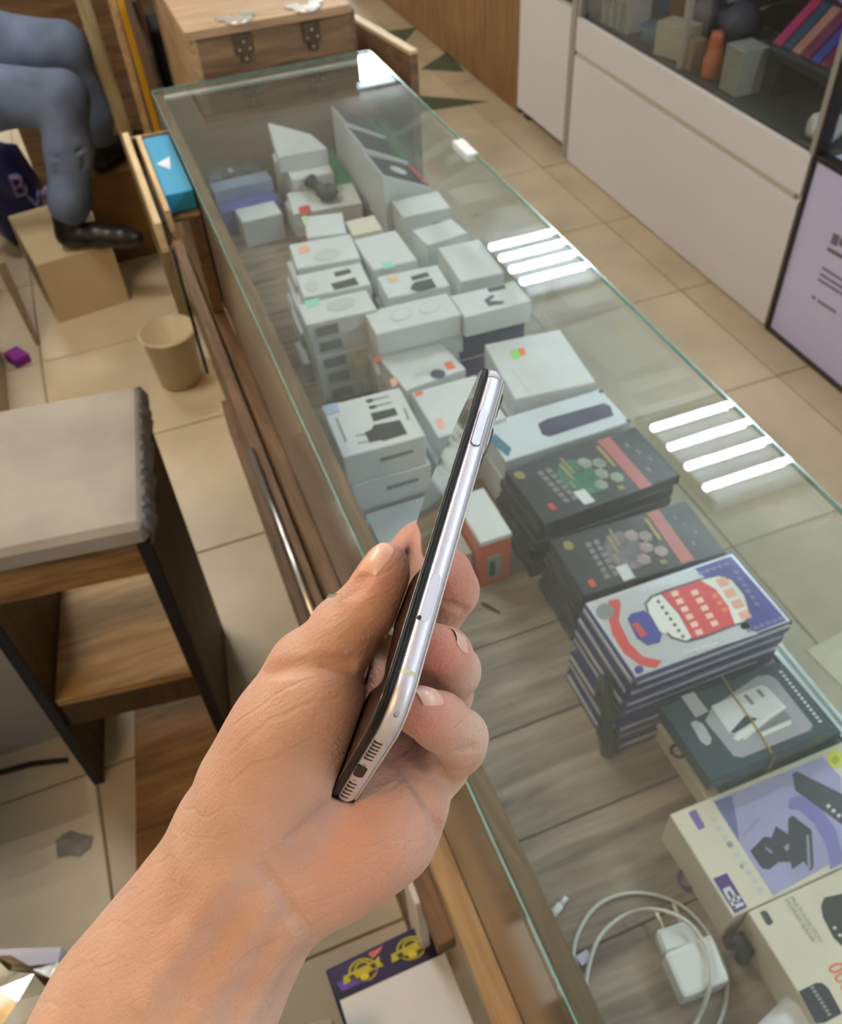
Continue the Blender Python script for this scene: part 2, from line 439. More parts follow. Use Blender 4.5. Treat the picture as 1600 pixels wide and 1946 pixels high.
W_RAIL = wood('rail_wood', (86, 70, 52), (136, 116, 92), axis=1, scale=7, stretch=12, rough=.35, coat=.2)
W_LIGHT = wood('light_plank', (140, 112, 78), (186, 158, 118), axis=1, scale=6, stretch=12)
W_BROWN = wood('brown_plank', (80, 58, 36), (132, 102, 70), axis=1, scale=6, stretch=12)
W_BOARD = wood('brown_board', (92, 70, 48), (144, 115, 86), axis=0, scale=5, stretch=9)
W_CAB = wood('vertical_plank', (118, 82, 46), (170, 128, 82), axis=2, scale=5, stretch=10)
W_DARK = wood('dark_board', (52, 36, 20), (96, 68, 40), axis=2, scale=6, stretch=9)
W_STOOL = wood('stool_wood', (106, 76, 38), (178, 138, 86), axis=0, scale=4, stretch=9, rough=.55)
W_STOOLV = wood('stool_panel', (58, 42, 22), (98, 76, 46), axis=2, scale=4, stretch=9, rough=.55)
CARDBOARD = mat('cardboard', (204, 188, 154), .8, var=.1, scale=5)
GLASS_TOP = glass('counter_glass', (.96, .985, .975), .034)
GLASS_PANE = glass('pane_glass', (.94, .975, .96), .02)
GLASS_CAB = glass('cabinet_glass', (.9, .93, .92), .01)
GLASS_EDGE = mat('glass_edge', (128, 170, 158), .15, var=.2, scale=40, coat=.5)
LAMINATE = mat('taupe_laminate', (128, 118, 102), .16, var=.1, scale=3, spec=.6)
CABWHITE = mat('cabinet_white', (234, 233, 238), .4, var=.02, scale=3)
TILE = mat('floor_tile', (178, 160, 128), .3, var=.1, scale=4, spec=.4)
GROUT = mat('grout', (144, 126, 98), .8, var=.2, scale=20)

# ------------------------------------------------------------------ room
def struct(name, b, m, **k): return tag(b.build(name, m, **k), kind='structure')
fl = struct('floor', MB().ax(-2.6, 3.0, -2.4, 9.4, -.05, -.003, bev=0), GROUT, origin=(0, 0, -.05))
TP = .504
tm = []
for k in range(3):
    tm.append(mat('floor_tile_%s' % 'abc'[k], [(212, 197, 168), (204, 188, 158), (216, 203, 178)][k], .3, var=.2, scale=3.5, spec=.4))
n_tile = 0
for i in range(-5, 6):
    for j in range(-5, 18):
        x0, y0 = -.386 + i * TP, .546 + j * TP
        if x0 > 2.4: continue
        if n_tile == 0 or True:
            o = MB().ax(x0 + .0022, x0 + TP - .0022, y0 + .0022, y0 + TP - .0022, -.012, 0, bev=.0012).build('tile', tm[(i * 7 + j * 3) % 3], fl); n_tile += 1
struct('ceiling', MB().ax(-2.6, 3.0, -2.4, 9.4, 2.86, 2.92, bev=0), mat('ceiling_white', (226, 224, 216), .8))
WALL = mat('wall_paint', (224, 222, 218), .8, var=.04, scale=2)
struct('wall_left', MB().ax(-2.66, -2.6, -2.4, 9.4, -.05, 2.92, bev=0), WALL)
struct('wall_right', MB().ax(3.0, 3.06, -2.4, 9.4, -.05, 2.92, bev=0), WALL)
struct('wall_far', MB().ax(-2.66, 3.06, 9.4, 9.46, -.05, 2.92, bev=0), WALL)
struct('wall_back', MB().ax(-2.66, 3.06, -2.46, -2.4, -.05, 2.92, bev=0), WALL)
# dark green triangles let into the far floor
TRI = mat('green_tile', (84, 100, 78), .35, var=.1)
for pol in ([(798, 132), (850, 98), (884, 137)], [(796, 182), (932, 193), (794, 214)], [(716, 62), (792, 52), (770, 80)]):
    b = MB(); b.prism([at(x, y, 0)[:2] for x, y in pol], -.002, .0006); b.build('tile_inlay', TRI, fl)
# ceiling lights: four bare tubes; tray coloured dark to cut its glow in reflections
def ceiling_light(x, y, col, power, label):
    t = empty('ceiling_light', (x, y, 2.79), label, 'ceiling light', 'four-tube ceiling lights')
    MB().ax(x - .32, x + .32, y - .31, y + .31, 2.84, 2.86).ax(x - .32, x - .31, y - .31, y + .31, 2.79, 2.84).ax(x + .31, x + .32, y - .31, y + .31, 2.79, 2.84).build('tray', mat('lamp_tray', (46, 48, 50), .5), t)
    for k in range(4):
        yy = y + (k - 1.5) * .138
        MB().tube([(x - .3, yy, 2.8), (x + .3, yy, 2.8)], .014, 6).build('tube', mat('tube_%s_%d' % (col[0], power), col[1], .5, emit=power), t)
COOL, WARM, SOFT = ('cool', (228, 242, 255)), ('warm', (255, 206, 144)), ('soft', (255, 247, 234))
for x, y, c, p, s in ((2.22, 2.236, COOL, LAMP_COOL, 'cool four-tube ceiling light nearest the counter glass'), (2.22, 4.0, COOL, LAMP_COOL, 'cool four-tube ceiling light above the white drawer cabinet'),
                      (2.22, 7.3, COOL, LAMP_COOL, 'cool four-tube ceiling light at the far end'), (2.22, .47, COOL, LAMP_COOL, 'cool four-tube ceiling light above the lilac sign panel'),
                      (2.22, -1.3, COOL, LAMP_COOL, 'cool four-tube ceiling light at the near end'), (-.55, 2.1, SOFT, LAMP_WARM * 1.2, 'soft white four-tube ceiling light over the stool and bucket'),
                      (-.55, 3.9, SOFT, LAMP_WARM, 'soft white four-tube ceiling light over the seated person'), (-.55, 5.7, SOFT, LAMP_WARM, 'soft white four-tube ceiling light beyond the cupboard'),
                      (-1.25, -.1, WARM, LAMP_WARM * 1.05, 'warm four-tube ceiling light behind the stool')):
    ceiling_light(x, y, c, p, s)

# ------------------------------------------------------------------ display counter
Y0, Y1, ZS = -.35, 2.055, .64
ct = empty('display_counter', (.38, .85, 0), 'long wooden display counter with a hazy glass top and wood-grain shelf', 'counter')
gt = MB().ax(.131, .630, Y0, Y1, .894, .9, bev=0).build('glass_top', GLASS_TOP, ct)
MB().ax(.1295, .131, Y0, Y1, .8935, .9005, bev=0).build('glass_edge', GLASS_EDGE, ct)
MB().ax(.630, .6318, Y0, Y1, .8935, .9005, bev=0).build('glass_edge', GLASS_EDGE, ct)
MB().ax(.131, .630, Y1, Y1 + .002, .8935, .9005, bev=0).build('glass_edge', GLASS_EDGE, ct)
MB().ax(.131, .151, Y0, Y1, .872, .894).build('rail', W_RAIL, ct)
MB().ax(.131, .139, Y0, Y1 - .02, .645, .872).build('side_panel', LAMINATE, ct)
MB().ax(.62, .626, Y0, Y1 - .02, .645, .894, bev=0).build('front_pane', GLASS_PANE, ct)
MB().ax(.612, .632, Y0, Y1, .618, .645).build('pane_rail', mat('aluminium_rail', (186, 192, 190), .3, .9), ct)
MB().ax(.131, .630, Y1 - .02, Y1 - .002, .60, .894).build('end_board', W_BOARD, ct)
MB().ax(.131, .630, Y1 - .035, Y1 + .001, .8865, .8935).build('edge_tape', mat('silver_tape', (188, 192, 186), .45, var=.15, scale=30), ct)
for k in range(-6, 14):
    y = .357 + k * .1275
    if y + .1275 > Y1: break
    MB().ax(.1395, .6115, max(Y0, y) + .0009, y + .1266, .622, ZS - .0004, bev=.0012).build('shelf_plank', W_SHELF, ct)
MB().ax(.139, .612, Y0, Y1 - .02, .60, .621).build('shelf_base', W_DARK, ct)
MB().ax(.18, .58, Y0, Y1 - .03, .0, .60).build('lower_body', W_DARK, ct)
# ledge and kick boards along the seller's side
MB().ax(.104, .131, Y0, .43, .612, .64).build('ledge_plank', W_LIGHT, ct)
MB().ax(.108, .131, .432, 1.98, .600, .636).build('ledge_plank', W_BROWN, ct)
MB().ax(.082, .104, .30, 1.96, .575, .604).build('ledge_plank', W_BROWN, ct)
MB().ax(.090, .131, .50, 1.98, .40, .575).build('drawer_front', W_BROWN, ct)
MB().ax(.094, .131, .50, 1.98, .0, .11).build('kick_board', W_BROWN, ct)
MB().tube([(.083, .70, .61), (.083, 1.16, .61)], .006, 8).build('aluminium_strip', STEEL, ct)
# the white clip that holds the glass edge
cl = MB().ax(.612, .634, 1.445, 1.515, .8885, .9025, bev=.001).build('glass_clip', WHITEPLASTIC, ct)

# ------------------------------------------------------------------ goods in the counter
def carton(name, label, cat, px, ztop, h, m=WHITE, group=None, size=None, dx=0, dy=0, da=0, tops=None, mats=None, bev=.0012, xr=None):
    c, a, b, th = rectfit(px, ztop)
    if size: a, b = size
    x, y = c[0] + dx, c[1] + dy
    if xr: x = min(max(x, xr[0] + a / 2), xr[1] - a / 2)
    return tag(MB().box((x, y, ztop - h), (a, b, h), th + da, 0, bev, tops=tops).build(name, mats or [m], None), label, cat, group)
def pile(name, fmt, cat, px, ztop, h, n, zbase, mats, group, jit=.004, size=None, ang=0., shifts=None, mk=None):
    """a stack: each box its own thing, the layers a little out of line; returns them from the top down"""
    c, a, b, th = rectfit(px, ztop); out = []
    if size: a, b = size
    hh = (ztop - zbase) / n if h is None else h
    for k in range(n):
        sx, sy = (shifts[k] if shifts else (random.uniform(-jit, jit) * (k > 0), random.uniform(-jit, jit) * (k > 0)))
        z1 = ztop - k * hh
        o = MB().box((c[0] + sx, c[1] + sy, z1 - hh), (a, b, hh - .0004), th * (1 if k == 0 else .6) + ang + random.uniform(-1, 1) * .02 * (k > 0), 0, .0014).build(name, mats, None)
        out.append(tag(o, fmt % ORD[k], cat, group))
        if mk: mk(o, k, c + [sx, sy, 0], a, b, z1, hh)
    return out

# --- stack of tin cases with the red bottle picture (nearest big stack)
ZP = .787
P_PX = [(1105, 1147), (1393, 1048), (1510, 1181), (1206, 1294)]
def tin_edge(o, k, c, a, b, z1, hh):
    x0, x1, y0, y1 = c[0] - a / 2, c[0] + a / 2, c[1] - b / 2, c[1] + b / 2
    MB().ax(x0 - .0012, x0 + .001, y0 + .004, y1 - .004, z1 - hh * .42, z1 - hh * .12, bev=0).ax(x0 + .004, x1 - .004, y0 - .0012, y0 + .001, z1 - hh * .34, z1 - hh * .16, bev=0).build('rim', mat('tin_rim', (200, 202, 222), .3, .3), o)
tins = pile('tin_case', 'navy blue flat tin case, %s under the bottle picture', 'tin case', P_PX, ZP, .0208, 7, ZS, [NAVY], 'stack of navy tin cases', .003, mk=tin_edge,
            shifts=[(0, 0), (-.003, .002), (-.006, .001), (-.004, .004), (-.012, -.004), (-.010, -.002), (-.013, -.005)])
T0 = tins[0]; z = ZP - .0001
LIDSILVER = mat('lid_silver', (188, 192, 196), .3, .2, var=.04)
prt(T0, 'lid_print', [[(1113, 1147), (1391, 1053), (1502, 1180), (1208, 1287)]], z, mat('lid_rim', (214, 216, 228), .25, .3))
prt(T0, 'lid_print', [[(1120, 1147), (1320, 1080), (1440, 1205), (1209, 1281)]], z + .0003, LIDSILVER)
prt(T0, 'lid_print', [[(1318, 1081), (1389, 1057), (1494, 1179), (1438, 1201), (1410, 1196), (1370, 1120)]], z + .0003, mat('lid_blue', (62, 64, 158), .3))
# bottle: white body, red label, blue cap, red ribbon
def poly_bottle(): return [(1224, 1147), (1236, 1133), (1262, 1122), (1330, 1100), (1366, 1092), (1392, 1100), (1416, 1130), (1426, 1160), (1420, 1182), (1396, 1190), (1335, 1214), (1304, 1222), (1276, 1214), (1250, 1190), (1230, 1166)]
prt(T0, 'bottle_picture', [poly_bottle()], z + .0006, mat('bottle_outline', (70, 72, 80), .4))
prt(T0, 'bottle_picture', [[(1229, 1148), (1240, 1136), (1256, 1130), (1290, 1168), (1314, 1212), (1304, 1218), (1278, 1210), (1253, 1187), (1234, 1164)], [(1332, 1103), (1366, 1095), (1390, 1103), (1413, 1131), (1422, 1160), (1416, 1180), (1396, 1187), (1380, 1150)]], z + .0009, mat('bottle_white', (228, 232, 230), .35))
prt(T0, 'bottle_picture', [[(1257, 1129), (1331, 1103), (1360, 1120), (1384, 1152), (1396, 1186), (1334, 1210), (1315, 1213), (1293, 1168)]], z + .0012, mat('bottle_red', (214, 62, 66), .35))
prt(T0, 'bottle_picture', [[(1192, 1176), (1200, 1166), (1224, 1160), (1244, 1178), (1258, 1206), (1254, 1220), (1230, 1226), (1210, 1212)]], z + .0012, mat('cap_blue', (48, 50, 150), .35))
prt(T0, 'bottle_picture', [[(1200, 1186), (1212, 1183), (1230, 1206), (1218, 1212)]], z + .0014, RED)
prt(T0, 'bottle_picture', [[(1232, 1162), (1250, 1160), (1272, 1190), (1266, 1206), (1254, 1200)]], z + .0013, mat('bottle_white', (228, 232, 230), .35))
prt(T0, 'ribbon_picture', [[(1156, 1142), (1176, 1138), (1180, 1150), (1176, 1180), (1196, 1222), (1222, 1248), (1258, 1256), (1246, 1270), (1216, 1264), (1186, 1242), (1164, 1206), (1155, 1172)]], z + .0006, RED)
prt(T0, 'seal_picture', [[(1150 + 18 * math.cos(t), 1162 + 15 * math.sin(t)) for t in np.linspace(0, 6.28, 13)[:-1]]], z + .0009, mat('seal_grey', (128, 132, 136), .4))
prt(T0, 'corner_dot', [[(1214 + 9 * math.cos(t), 1273 + 8 * math.sin(t)) for t in np.linspace(0, 6.28, 9)[:-1]]], z + .0009, mat('cap_blue', (48, 50, 150), .35))
cells = []
for r, (sx, sy, n) in enumerate([(1274, 1126, 6), (1310, 1124, 5)]):
    for k in range(n):
        x, y = sx + k * 9.2 + r * 2, sy + k * 14.6
        cells.append(quad(x, y, 12, -4, 5, 9))
prt(T0, 'characters', cells, z + .0016, mat('characters_pink', (244, 206, 196), .4))
prt(T0, 'characters', [quad(1352 + k * 9, 1130 + k * 13, 9, -3, 4, 8) for k in range(3)], z + .0016, mat('characters_orange', (236, 130, 76), .4))
prt(T0, 'characters', [quad(1360 + k * 14, 1102 + k * 21, 18, -6, 9, 14) for k in range(4)], z + .0013, PINK)
prt(T0, 'characters', [quad(1247 + k * 7.8, 1142 + k * 11, 5, -2, 3, 5) for k in range(7)], z + .0013, INK)
prt(T0, 'characters', [quad(1214 + k * 13, 1122 - k * 4.6, 9, -3, 3, 5) for k in range(5)] + [quad(1300 + k * 13, 1240 - k * 4.6, 9, -3, 3, 5) for k in range(6)], z + .0008, mat('lid_rim', (214, 216, 228), .25, .3))
prt(T0, 'characters', [quad(1392 + k * 8, 1084 + k * 12, 9, 1, 3, 7) for k in range(6)] + [quad(1326 + k * 12, 1088 - k * 4, 9, -3, 3, 5) for k in range(5)] + [quad(1418 + k * 12, 1196 - k * 4.4, 9, -3, 3, 6) for k in range(6)], z + .0008, mat('characters_lilac', (126, 122, 176), .4))
# black hang strap bunched against the tins
st = MB()
st.tube([(.352, .446, .755), (.345, .437, .735), (.349, .425, .715), (.342, .418, .69), (.348, .412, .668), (.345, .41, .649)], [.009, .011, .010, .011, .012, .009], 8)
tag(st.build('black_strap', mat('black_vinyl', (40, 40, 44), .35, var=.2), smooth=True), 'crumpled black vinyl strap against the side of the navy tin stack', 'strap')

# --- two stacks of black game-style boxes
def black_print(o, k, px0, zt, green):
    z = zt
    def Q(u, v):   # u along far-left -> far-right, v towards the viewer
        a, b, c, d = [np.array(p, float) for p in px0]
        return tuple((a * (1 - u) + b * u) * (1 - v) + (d * (1 - u) + c * u) * v)
    def R(u0, u1, v0, v1): return [Q(u0, v0), Q(u1, v0), Q(u1, v1), Q(u0, v1)]
    prt(o, 'red_band', [R(.70, .79, .02, .98)], z, mat('band_red', (176, 88, 84), .3))
    art = [[Q(.42 + .1 * math.cos(t) * 1.3, .5 + .34 * math.sin(t)) for t in np.linspace(0, 6.28, 11)[:-1]]]
    prt(o, 'cover_art', art, z, mat('art_green' if green else 'art_grey', (34, 112, 84) if green else (112, 104, 116), .3, var=.5, scale=60))
    bl = [[Q(u + .045 * math.cos(t), v + .1 * math.sin(t)) for t in np.linspace(0, 6.28, 7)[:-1]] for u, v in ((.52, .3), (.56, .55), (.60, .38), (.5, .72), (.63, .68))]
    prt(o, 'cover_art', bl, z + .0003, mat('art_pale' if green else 'art_pink', (150, 160, 142) if green else (170, 150, 156), .35, var=.3, scale=50))
    prt(o, 'cover_art', [R(.36, .38, .2, .5), R(.40, .415, .1, .4), R(.58, .62, .82, .9), R(.33, .345, .5, .64), R(.66, .685, .1, .5)], z + .0003, mat('art_yellow', (150, 140, 70), .35))
    prt(o, 'title_characters', [R(.2 + .06 * (i % 2), .238 + .06 * (i % 2), .2 + .11 * (i // 2), .28 + .11 * (i // 2)) for i in range(12)], z, mat('title_grey', (122, 122, 128), .4))
    prt(o, 'emblem', [[Q(.09 + .035 * math.cos(t), .16 + .08 * math.sin(t)) for t in np.linspace(0, 6.28, 9)[:-1]]], z, mat('emblem_gold', (148, 136, 84), .35, .4))
    prt(o, 'red_mark', [R(.085, .125, .76, .88)], z, RED)
    prt(o, 'white_sticker', [R(.30, .38, .70, .95)], z + .0003, WHITE)
    prt(o, 'side_print', [R(.84 + .03 * (i % 3), .86 + .03 * (i % 3), .2 + .16 * i, .28 + .16 * i) for i in range(4)], z, mat('title_grey', (122, 122, 128), .4))
O1 = [(950, 896), (1211, 810), (1295, 908), (1038, 988)]; O2 = [(1047, 1026), (1303, 950), (1378, 1046), (1108, 1138)]
b1 = pile('boxed_case', 'glossy black printed box with green cover art, %s in its stack', 'box', O1, .748, .018, 6, ZS, [BLACKCARD], 'stack of black boxes with green art', .003, shifts=[(0, 0), (-.006, .002), (-.009, -.002), (-.012, .003), (-.008, -.003), (-.014, 0)])
b2 = pile('boxed_case', 'glossy black printed box with grey cover art, %s behind the navy tins', 'box', O2, .73, .018, 5, ZS, [BLACKCARD], 'stack of black boxes with grey art', .003, shifts=[(0, 0), (-.007, -.002), (-.010, .002), (-.008, 0), (-.012, .002)])
black_print(b1[0], 0, O1, .748, True); black_print(b2[0], 0, O2, .73, False)

# --- teal boxes on a green and a cream one
Q_PX = [(1258, 1350), (1474, 1251), (1586, 1388), (1348, 1485)]
cream = tag(MB().box((.497, .36, ZS), (.172, .108, .03), 0).build('carton', [CREAM]), 'flat cream carton lowest under the teal boxes', 'box')
grn = tag(MB().box((.502, .352, .67), (.150, .098, .02), 0).build('carton', [mat('green_card', (28, 110, 74), .4)]), 'bright green box between the cream carton and the teal boxes', 'box')
q2 = tag(MB().box((.496, .354, .69), (.156, .100, .02), .02).build('boxed_set', [TEAL]), 'lower dark teal box resting on the green box', 'box', 'dark teal boxes')
q1 = carton('boxed_set', 'upper dark teal box with window print and rubber band', 'box', Q_PX, .731, .0205, TEAL, 'dark teal boxes')
z = .731
prt(q1, 'window_print', [[(1340, 1370), (1352, 1345), (1438, 1286), (1462, 1283), (1476, 1292), (1544, 1378), (1540, 1388), (1410, 1440), (1394, 1437)]], z, mat('window_grey', (166, 168, 180), .25, var=.08))
prt(q1, 'window_print', [[(1352, 1342), (1446, 1302), (1458, 1306), (1492, 1342), (1416, 1406), (1384, 1392)]], z + .0003, WHITE)
prt(q1, 'window_print', [[(1388, 1392), (1416, 1360), (1440, 1366), (1396, 1394)]], z + .0006, TEAL)
prt(q1, 'window_print', [[(1392, 1403), (1490, 1340), (1494, 1345), (1402, 1408)], [(1446, 1392), (1502, 1368), (1504, 1376), (1450, 1400)]], z + .0006, WHITEPLASTIC)
prt(q1, 'window_print', [[(1436, 1390), (1490, 1352), (1504, 1364), (1446, 1392)], quad(1412, 1322, 6, -3, 16, 18), quad(1436, 1312, 6, -3, 12, 14)], z + .0005, mat('window_shade', (128, 130, 136), .3))
prt(q1, 'sticker', [[(1294, 1324), (1318, 1315), (1346, 1352), (1322, 1364)], [(1312, 1374), (1322, 1369), (1336, 1376), (1352, 1404), (1350, 1414), (1342, 1417), (1332, 1410)]], z, mat('sticker_grey', (176, 178, 184), .35))
prt(q1, 'characters', [quad(1480 + k * 5.7, 1276 + k * 7.2, 5, -2, 3, 4) for k in range(14)], z, WHITE)
rb = MB(); pts = [at(1372, 1284, .7325), at(1392, 1318, .7325), at(1412, 1346, .7325), at(1448, 1398, .7325), at(1464, 1428, .7325)]
rb.tube(list(pts) + [pts[-1] + [.002, -.006, -.006], pts[-1] + [.001, -.007, -.03], pts[-1] + [.0, -.0055, -.05]], .0011, 6)
tag(rb.build('rubber_band', mat('rubber_tan', (176, 160, 92), .5)), 'tan rubber band stretched over the upper teal box', 'rubber band')

# --- car-mount box (lilac picture) and power bank box
R_C = tag(MB().ax(.352, .611, .187, .300, ZS, .70).build('carton', [CREAM]), 'cream box with lilac phone holder picture beside the coiled cable', 'box')
z = .70
prt(R_C, 'picture', [[(1355, 1523), (1562, 1438), (1598, 1478), (1602, 1628), (1470, 1702)]], z, LILAC)
prt(R_C, 'picture', [[(1358, 1524), (1390, 1511), (1400, 1560), (1404, 1598)]], z + .0003, mat('picture_blue', (108, 112, 168), .35))
arc = [(1500, 1518), (1520, 1512), (1556, 1532), (1588, 1576), (1600, 1620), (1600, 1640), (1578, 1652), (1572, 1610), (1548, 1566), (1520, 1540), (1498, 1536)]
prt(R_C, 'picture', [arc], z + .0003, mat('picture_violet', (128, 124, 196), .35))
DEV = mat('picture_dark', (58, 56, 72), .3)
prt(R_C, 'picture', [[(1426, 1617), (1452, 1590), (1466, 1592), (1474, 1570), (1498, 1586), (1498, 1556), (1506, 1550), (1542, 1578), (1546, 1648), (1540, 1655), (1528, 1636), (1506, 1652), (1502, 1638), (1480, 1638), (1462, 1652), (1448, 1650)]], z + .0006, DEV)
prt(R_C, 'picture', [[(1506, 1470), (1514, 1466), (1602, 1510), (1602, 1568), (1512, 1502)]], z + .0006, DEV)
prt(R_C, 'picture', [[(1532, 1586), (1537, 1588), (1541, 1650), (1535, 1650)], [(1489, 1610), (1498, 1602), (1500, 1614), (1494, 1618)], quad(1453, 1612, 4, -2, 12, 10), [(1410, 1588), (1438, 1557), (1446, 1556), (1412, 1591)]], z + .0009, mat('picture_grey', (150, 150, 176), .35))
prt(R_C, 'picture', [quad(1570 + k * 10, 1530 + k * 9, 6, -2, 2, 6) for k in range(3)], z + .0009, WHITE)
prt(R_C, 'label_print', [[(1308, 1545), (1322, 1538), (1340, 1572), (1328, 1578)]], z, mat('label_violet', (122, 108, 182), .4))
prt(R_C, 'label_print', [[(1355, 1670), (1381, 1659), (1420, 1724), (1396, 1736)]], z, PURPLE)
prt(R_C, 'label_print', [quad(1373, 1690, 14, -6, 4, 7), quad(1376, 1697, 5, -2, 18, 30), quad(1386, 1692, 5, -2, 8, 12), quad(1392, 1703, 5, -2, 8, 12), quad(1386, 1710, 18, -8, 4, 6), quad(1392, 1722, 18, -8, 4, 6)], z + .0003, WHITE)
prt(R_C, 'label_print', [quad(1350 + k * 11, 1556 + k * 16.5, 9, -4, 6, 8) for k in range(9)], z, PALEINK)
prt(R_C, 'label_print', [quad(1380, 1602, 8, -4, 6, 9), quad(1405, 1645, 5, -2, 4, 6)], z + .0002, GREYINK)
prt(R_C, 'yellow_seal', [[(1588 + 16 * math.cos(t), 1442 + 17 * math.sin(t)) for t in np.linspace(0, 6.28, 15)[:-1]]], z + .0003, mat('seal_yellow', (222, 228, 60), .35))
prt(R_C, 'yellow_seal', [[(1588 + 7 * math.cos(t), 1444 + 8 * math.sin(t)) for t in np.linspace(0, 6.28, 9)[:-1]]], z + .0008, mat('seal_olive', (184, 190, 44), .35))
U_C = tag(MB().ax(.367, .611, .055, .1855, ZS, .702).build('carton', [CREAM]), 'cream power bank box with orange digits at the counter corner', 'box')
z = .702
prt(U_C, 'picture', [[(1560, 1722), (1566, 1706), (1602, 1698), (1602, 1800), (1584, 1782), (1564, 1744)]], z, mat('device_black', (44, 46, 50), .3))
prt(U_C, 'picture', [quad(1582, 1762, 5, -2, 3, 5), quad(1592, 1776, 5, -2, 3, 5)], z + .0003, WHITE)
prt(U_C, 'capacity_sign', [[(1444, 1734), (1452, 1730), (1458, 1733), (1470, 1753), (1462, 1759), (1456, 1756)]], z, INK)
prt(U_C, 'brand_panel', [[(1518, 1884), (1550, 1868), (1562, 1868), (1574, 1878), (1600, 1926), (1566, 1944), (1550, 1944)]], z, mat('panel_ink', (46, 44, 64), .35))
lettering(U_C, 'MULTI FUNCTION', (1500, 1706), (1556, 1790), z + .0001, GREYINK, 1.2)
lettering(U_C, 'POWER BANK', (1490, 1711), (1543, 1792), z + .0001, GREYINK, 1.0)
lettering(U_C, '0000', (1571, 1836), (1614, 1906), z + .0001, ORANGE, 1.3)
prt(U_C, 'characters', [quad(1539 + k * 4.6, 1876 + k * 7.2, 6, -3, 3, 5) for k in range(8)], z + .0004, GREYINK)
tag(MB().box((.385, .178, ZS), (.0, .0, 0), 0).build('x', []) if False else MB().tube([(.352, .178, .652), (.357, .172, .668), (.361, .165, .660), (.355, .160, .648)], [.007, .010, .010, .007], 7).build('plastic_tie', mat('black_vinyl', (40, 40, 44), .35, var=.2), smooth=True), 'crumpled black plastic tag wedged between the two cream boxes', 'tag')
bl = MB().box((.352, .072, ZS), (.07, .075, .045), .25, bev=.012).build('blister_pack', mat('blister_white', (226, 228, 236), .12, coat=.6), smooth=True)
tag(bl, 'glossy white blister pack at the lower edge beside the power bank box', 'blister pack')

# --- charger with coiled cable, loose plug tip, ties
ad = empty('wall_charger', (.27, .10, ZS), 'white wall charger with two prongs lying inside the cable coil', 'charger')
A = lambda x, y, z=.652: at(x, y, z)
c0 = A(1316, 1838, .668); e = A(1382, 1838, .668) - A(1272, 1870, .668)
body = MB(); n0 = A(1262, 1812, .668); n1 = A(1352, 1772, .668); n2 = A(1388, 1862, .668); n3 = A(1300, 1898, .668)
body.prism([p[:2] for p in (n0, n1, n2, n3)], ZS, .668, bev=.004); body.build('body', WHITEPLASTIC, ad)
m0, m1 = A(1246, 1766, .664), A(1306, 1746, .664); hd = MB()
hd.prism([p[:2] for p in (m0, m1, A(1344, 1790, .664), A(1264, 1812, .664))], ZS + .004, .662, bev=.003); hd.build('plug_head', WHITEPLASTIC, ad)
for p, q in (((1262, 1768), (1244, 1728)), ((1292, 1752), (1280, 1716))):
    MB().tube([A(*p, .655), A(*q, .655)], .0022, 8).build('prong', mat('prong_white', (214, 206, 180), .35, .3), ad)
cab = MB(); pts = []
def spline(P, n=8):
    P = [np.array(p, float) for p in P]; o = []
    for i in range(len(P) - 1):
        a, b, c, d = P[max(i - 1, 0)], P[i], P[i + 1], P[min(i + 2, len(P) - 1)]
        for t in np.linspace(0, 1, n, endpoint=False):
            o.append(.5 * ((2 * b) + (c - a) * t + (2 * a - 5 * b + 4 * c - d) * t * t + (-a + 3 * b - 3 * c + d) * t ** 3))
    o.append(P[-1]); return o
ring = [(1096, 1850), (1090, 1815), (1098, 1775), (1130, 1725), (1180, 1700), (1240, 1700), (1300, 1725), (1350, 1780), (1380, 1850), (1375, 1920), (1345, 1975), (1280, 2010), (1200, 2010), (1140, 1960), (1118, 1900), (1116, 1850), (1140, 1780), (1190, 1738), (1250, 1729), (1310, 1755), (1345, 1810), (1350, 1870), (1325, 1940), (1290, 2000), (1240, 2040)]
zz = [ZS + .0025 + (.0 if i < 12 else .0045) + (.026 if 17 < i < 22 else 0) for i in range(len(ring))]
P3 = [at(x, y, h) for (x, y), h in zip(ring, zz)]
cb = empty('charging_cable', tuple(at(1240, 1850, ZS)), 'white charging cable coiled in two loops on the wood-grain shelf', 'cable')
cab.tube(spline([at(1060, 1905, ZS + .0025)] + P3, 6), .0021, 8); cab.build('cord', mat('cable_white', (214, 214, 206), .4), cb)
MB().box(at(1110, 1820, ZS + .004), (.014, .010, .0012), .2, bev=0).build('paper_tag', mat('tag_lilac', (206, 202, 226), .5), cb)
tip = MB(); a, b = at(1046, 1742, ZS + .005), at(1076, 1706, ZS + .005)
tip.tube([a, a + (b - a) * .62], .0042, 10).tube([a + (b - a) * .62, b], .0028, 10)
tag(tip.build('cable_plug', WHITEPLASTIC, smooth=True), 'white cable plug tip lying on the shelf by the rail', 'plug')
def loop(name, label, px, r, rad, m, z=ZS):
    c = at(*px, z + rad)
    tag(MB().tube([(c[0] + r * math.cos(t), c[1] + r * 1.1 * math.sin(t), z + rad + .002 * math.sin(t * 2) ** 2) for t in np.linspace(0, 6.28, 17)[:-1]], rad, 6, closed=True).build(name, m, smooth=True), label, 'cable tie')
loop('cable_tie', 'purple ring cable tie beside the cream box with lilac picture', (1305, 1671), .0085, .0022, mat('tie_purple', (92, 66, 108), .4))
loop('cable_tie', 'black ring cable tie on the cream carton under the teal boxes', (1287, 1428), .0072, .0018, BLACKRUB, .67)
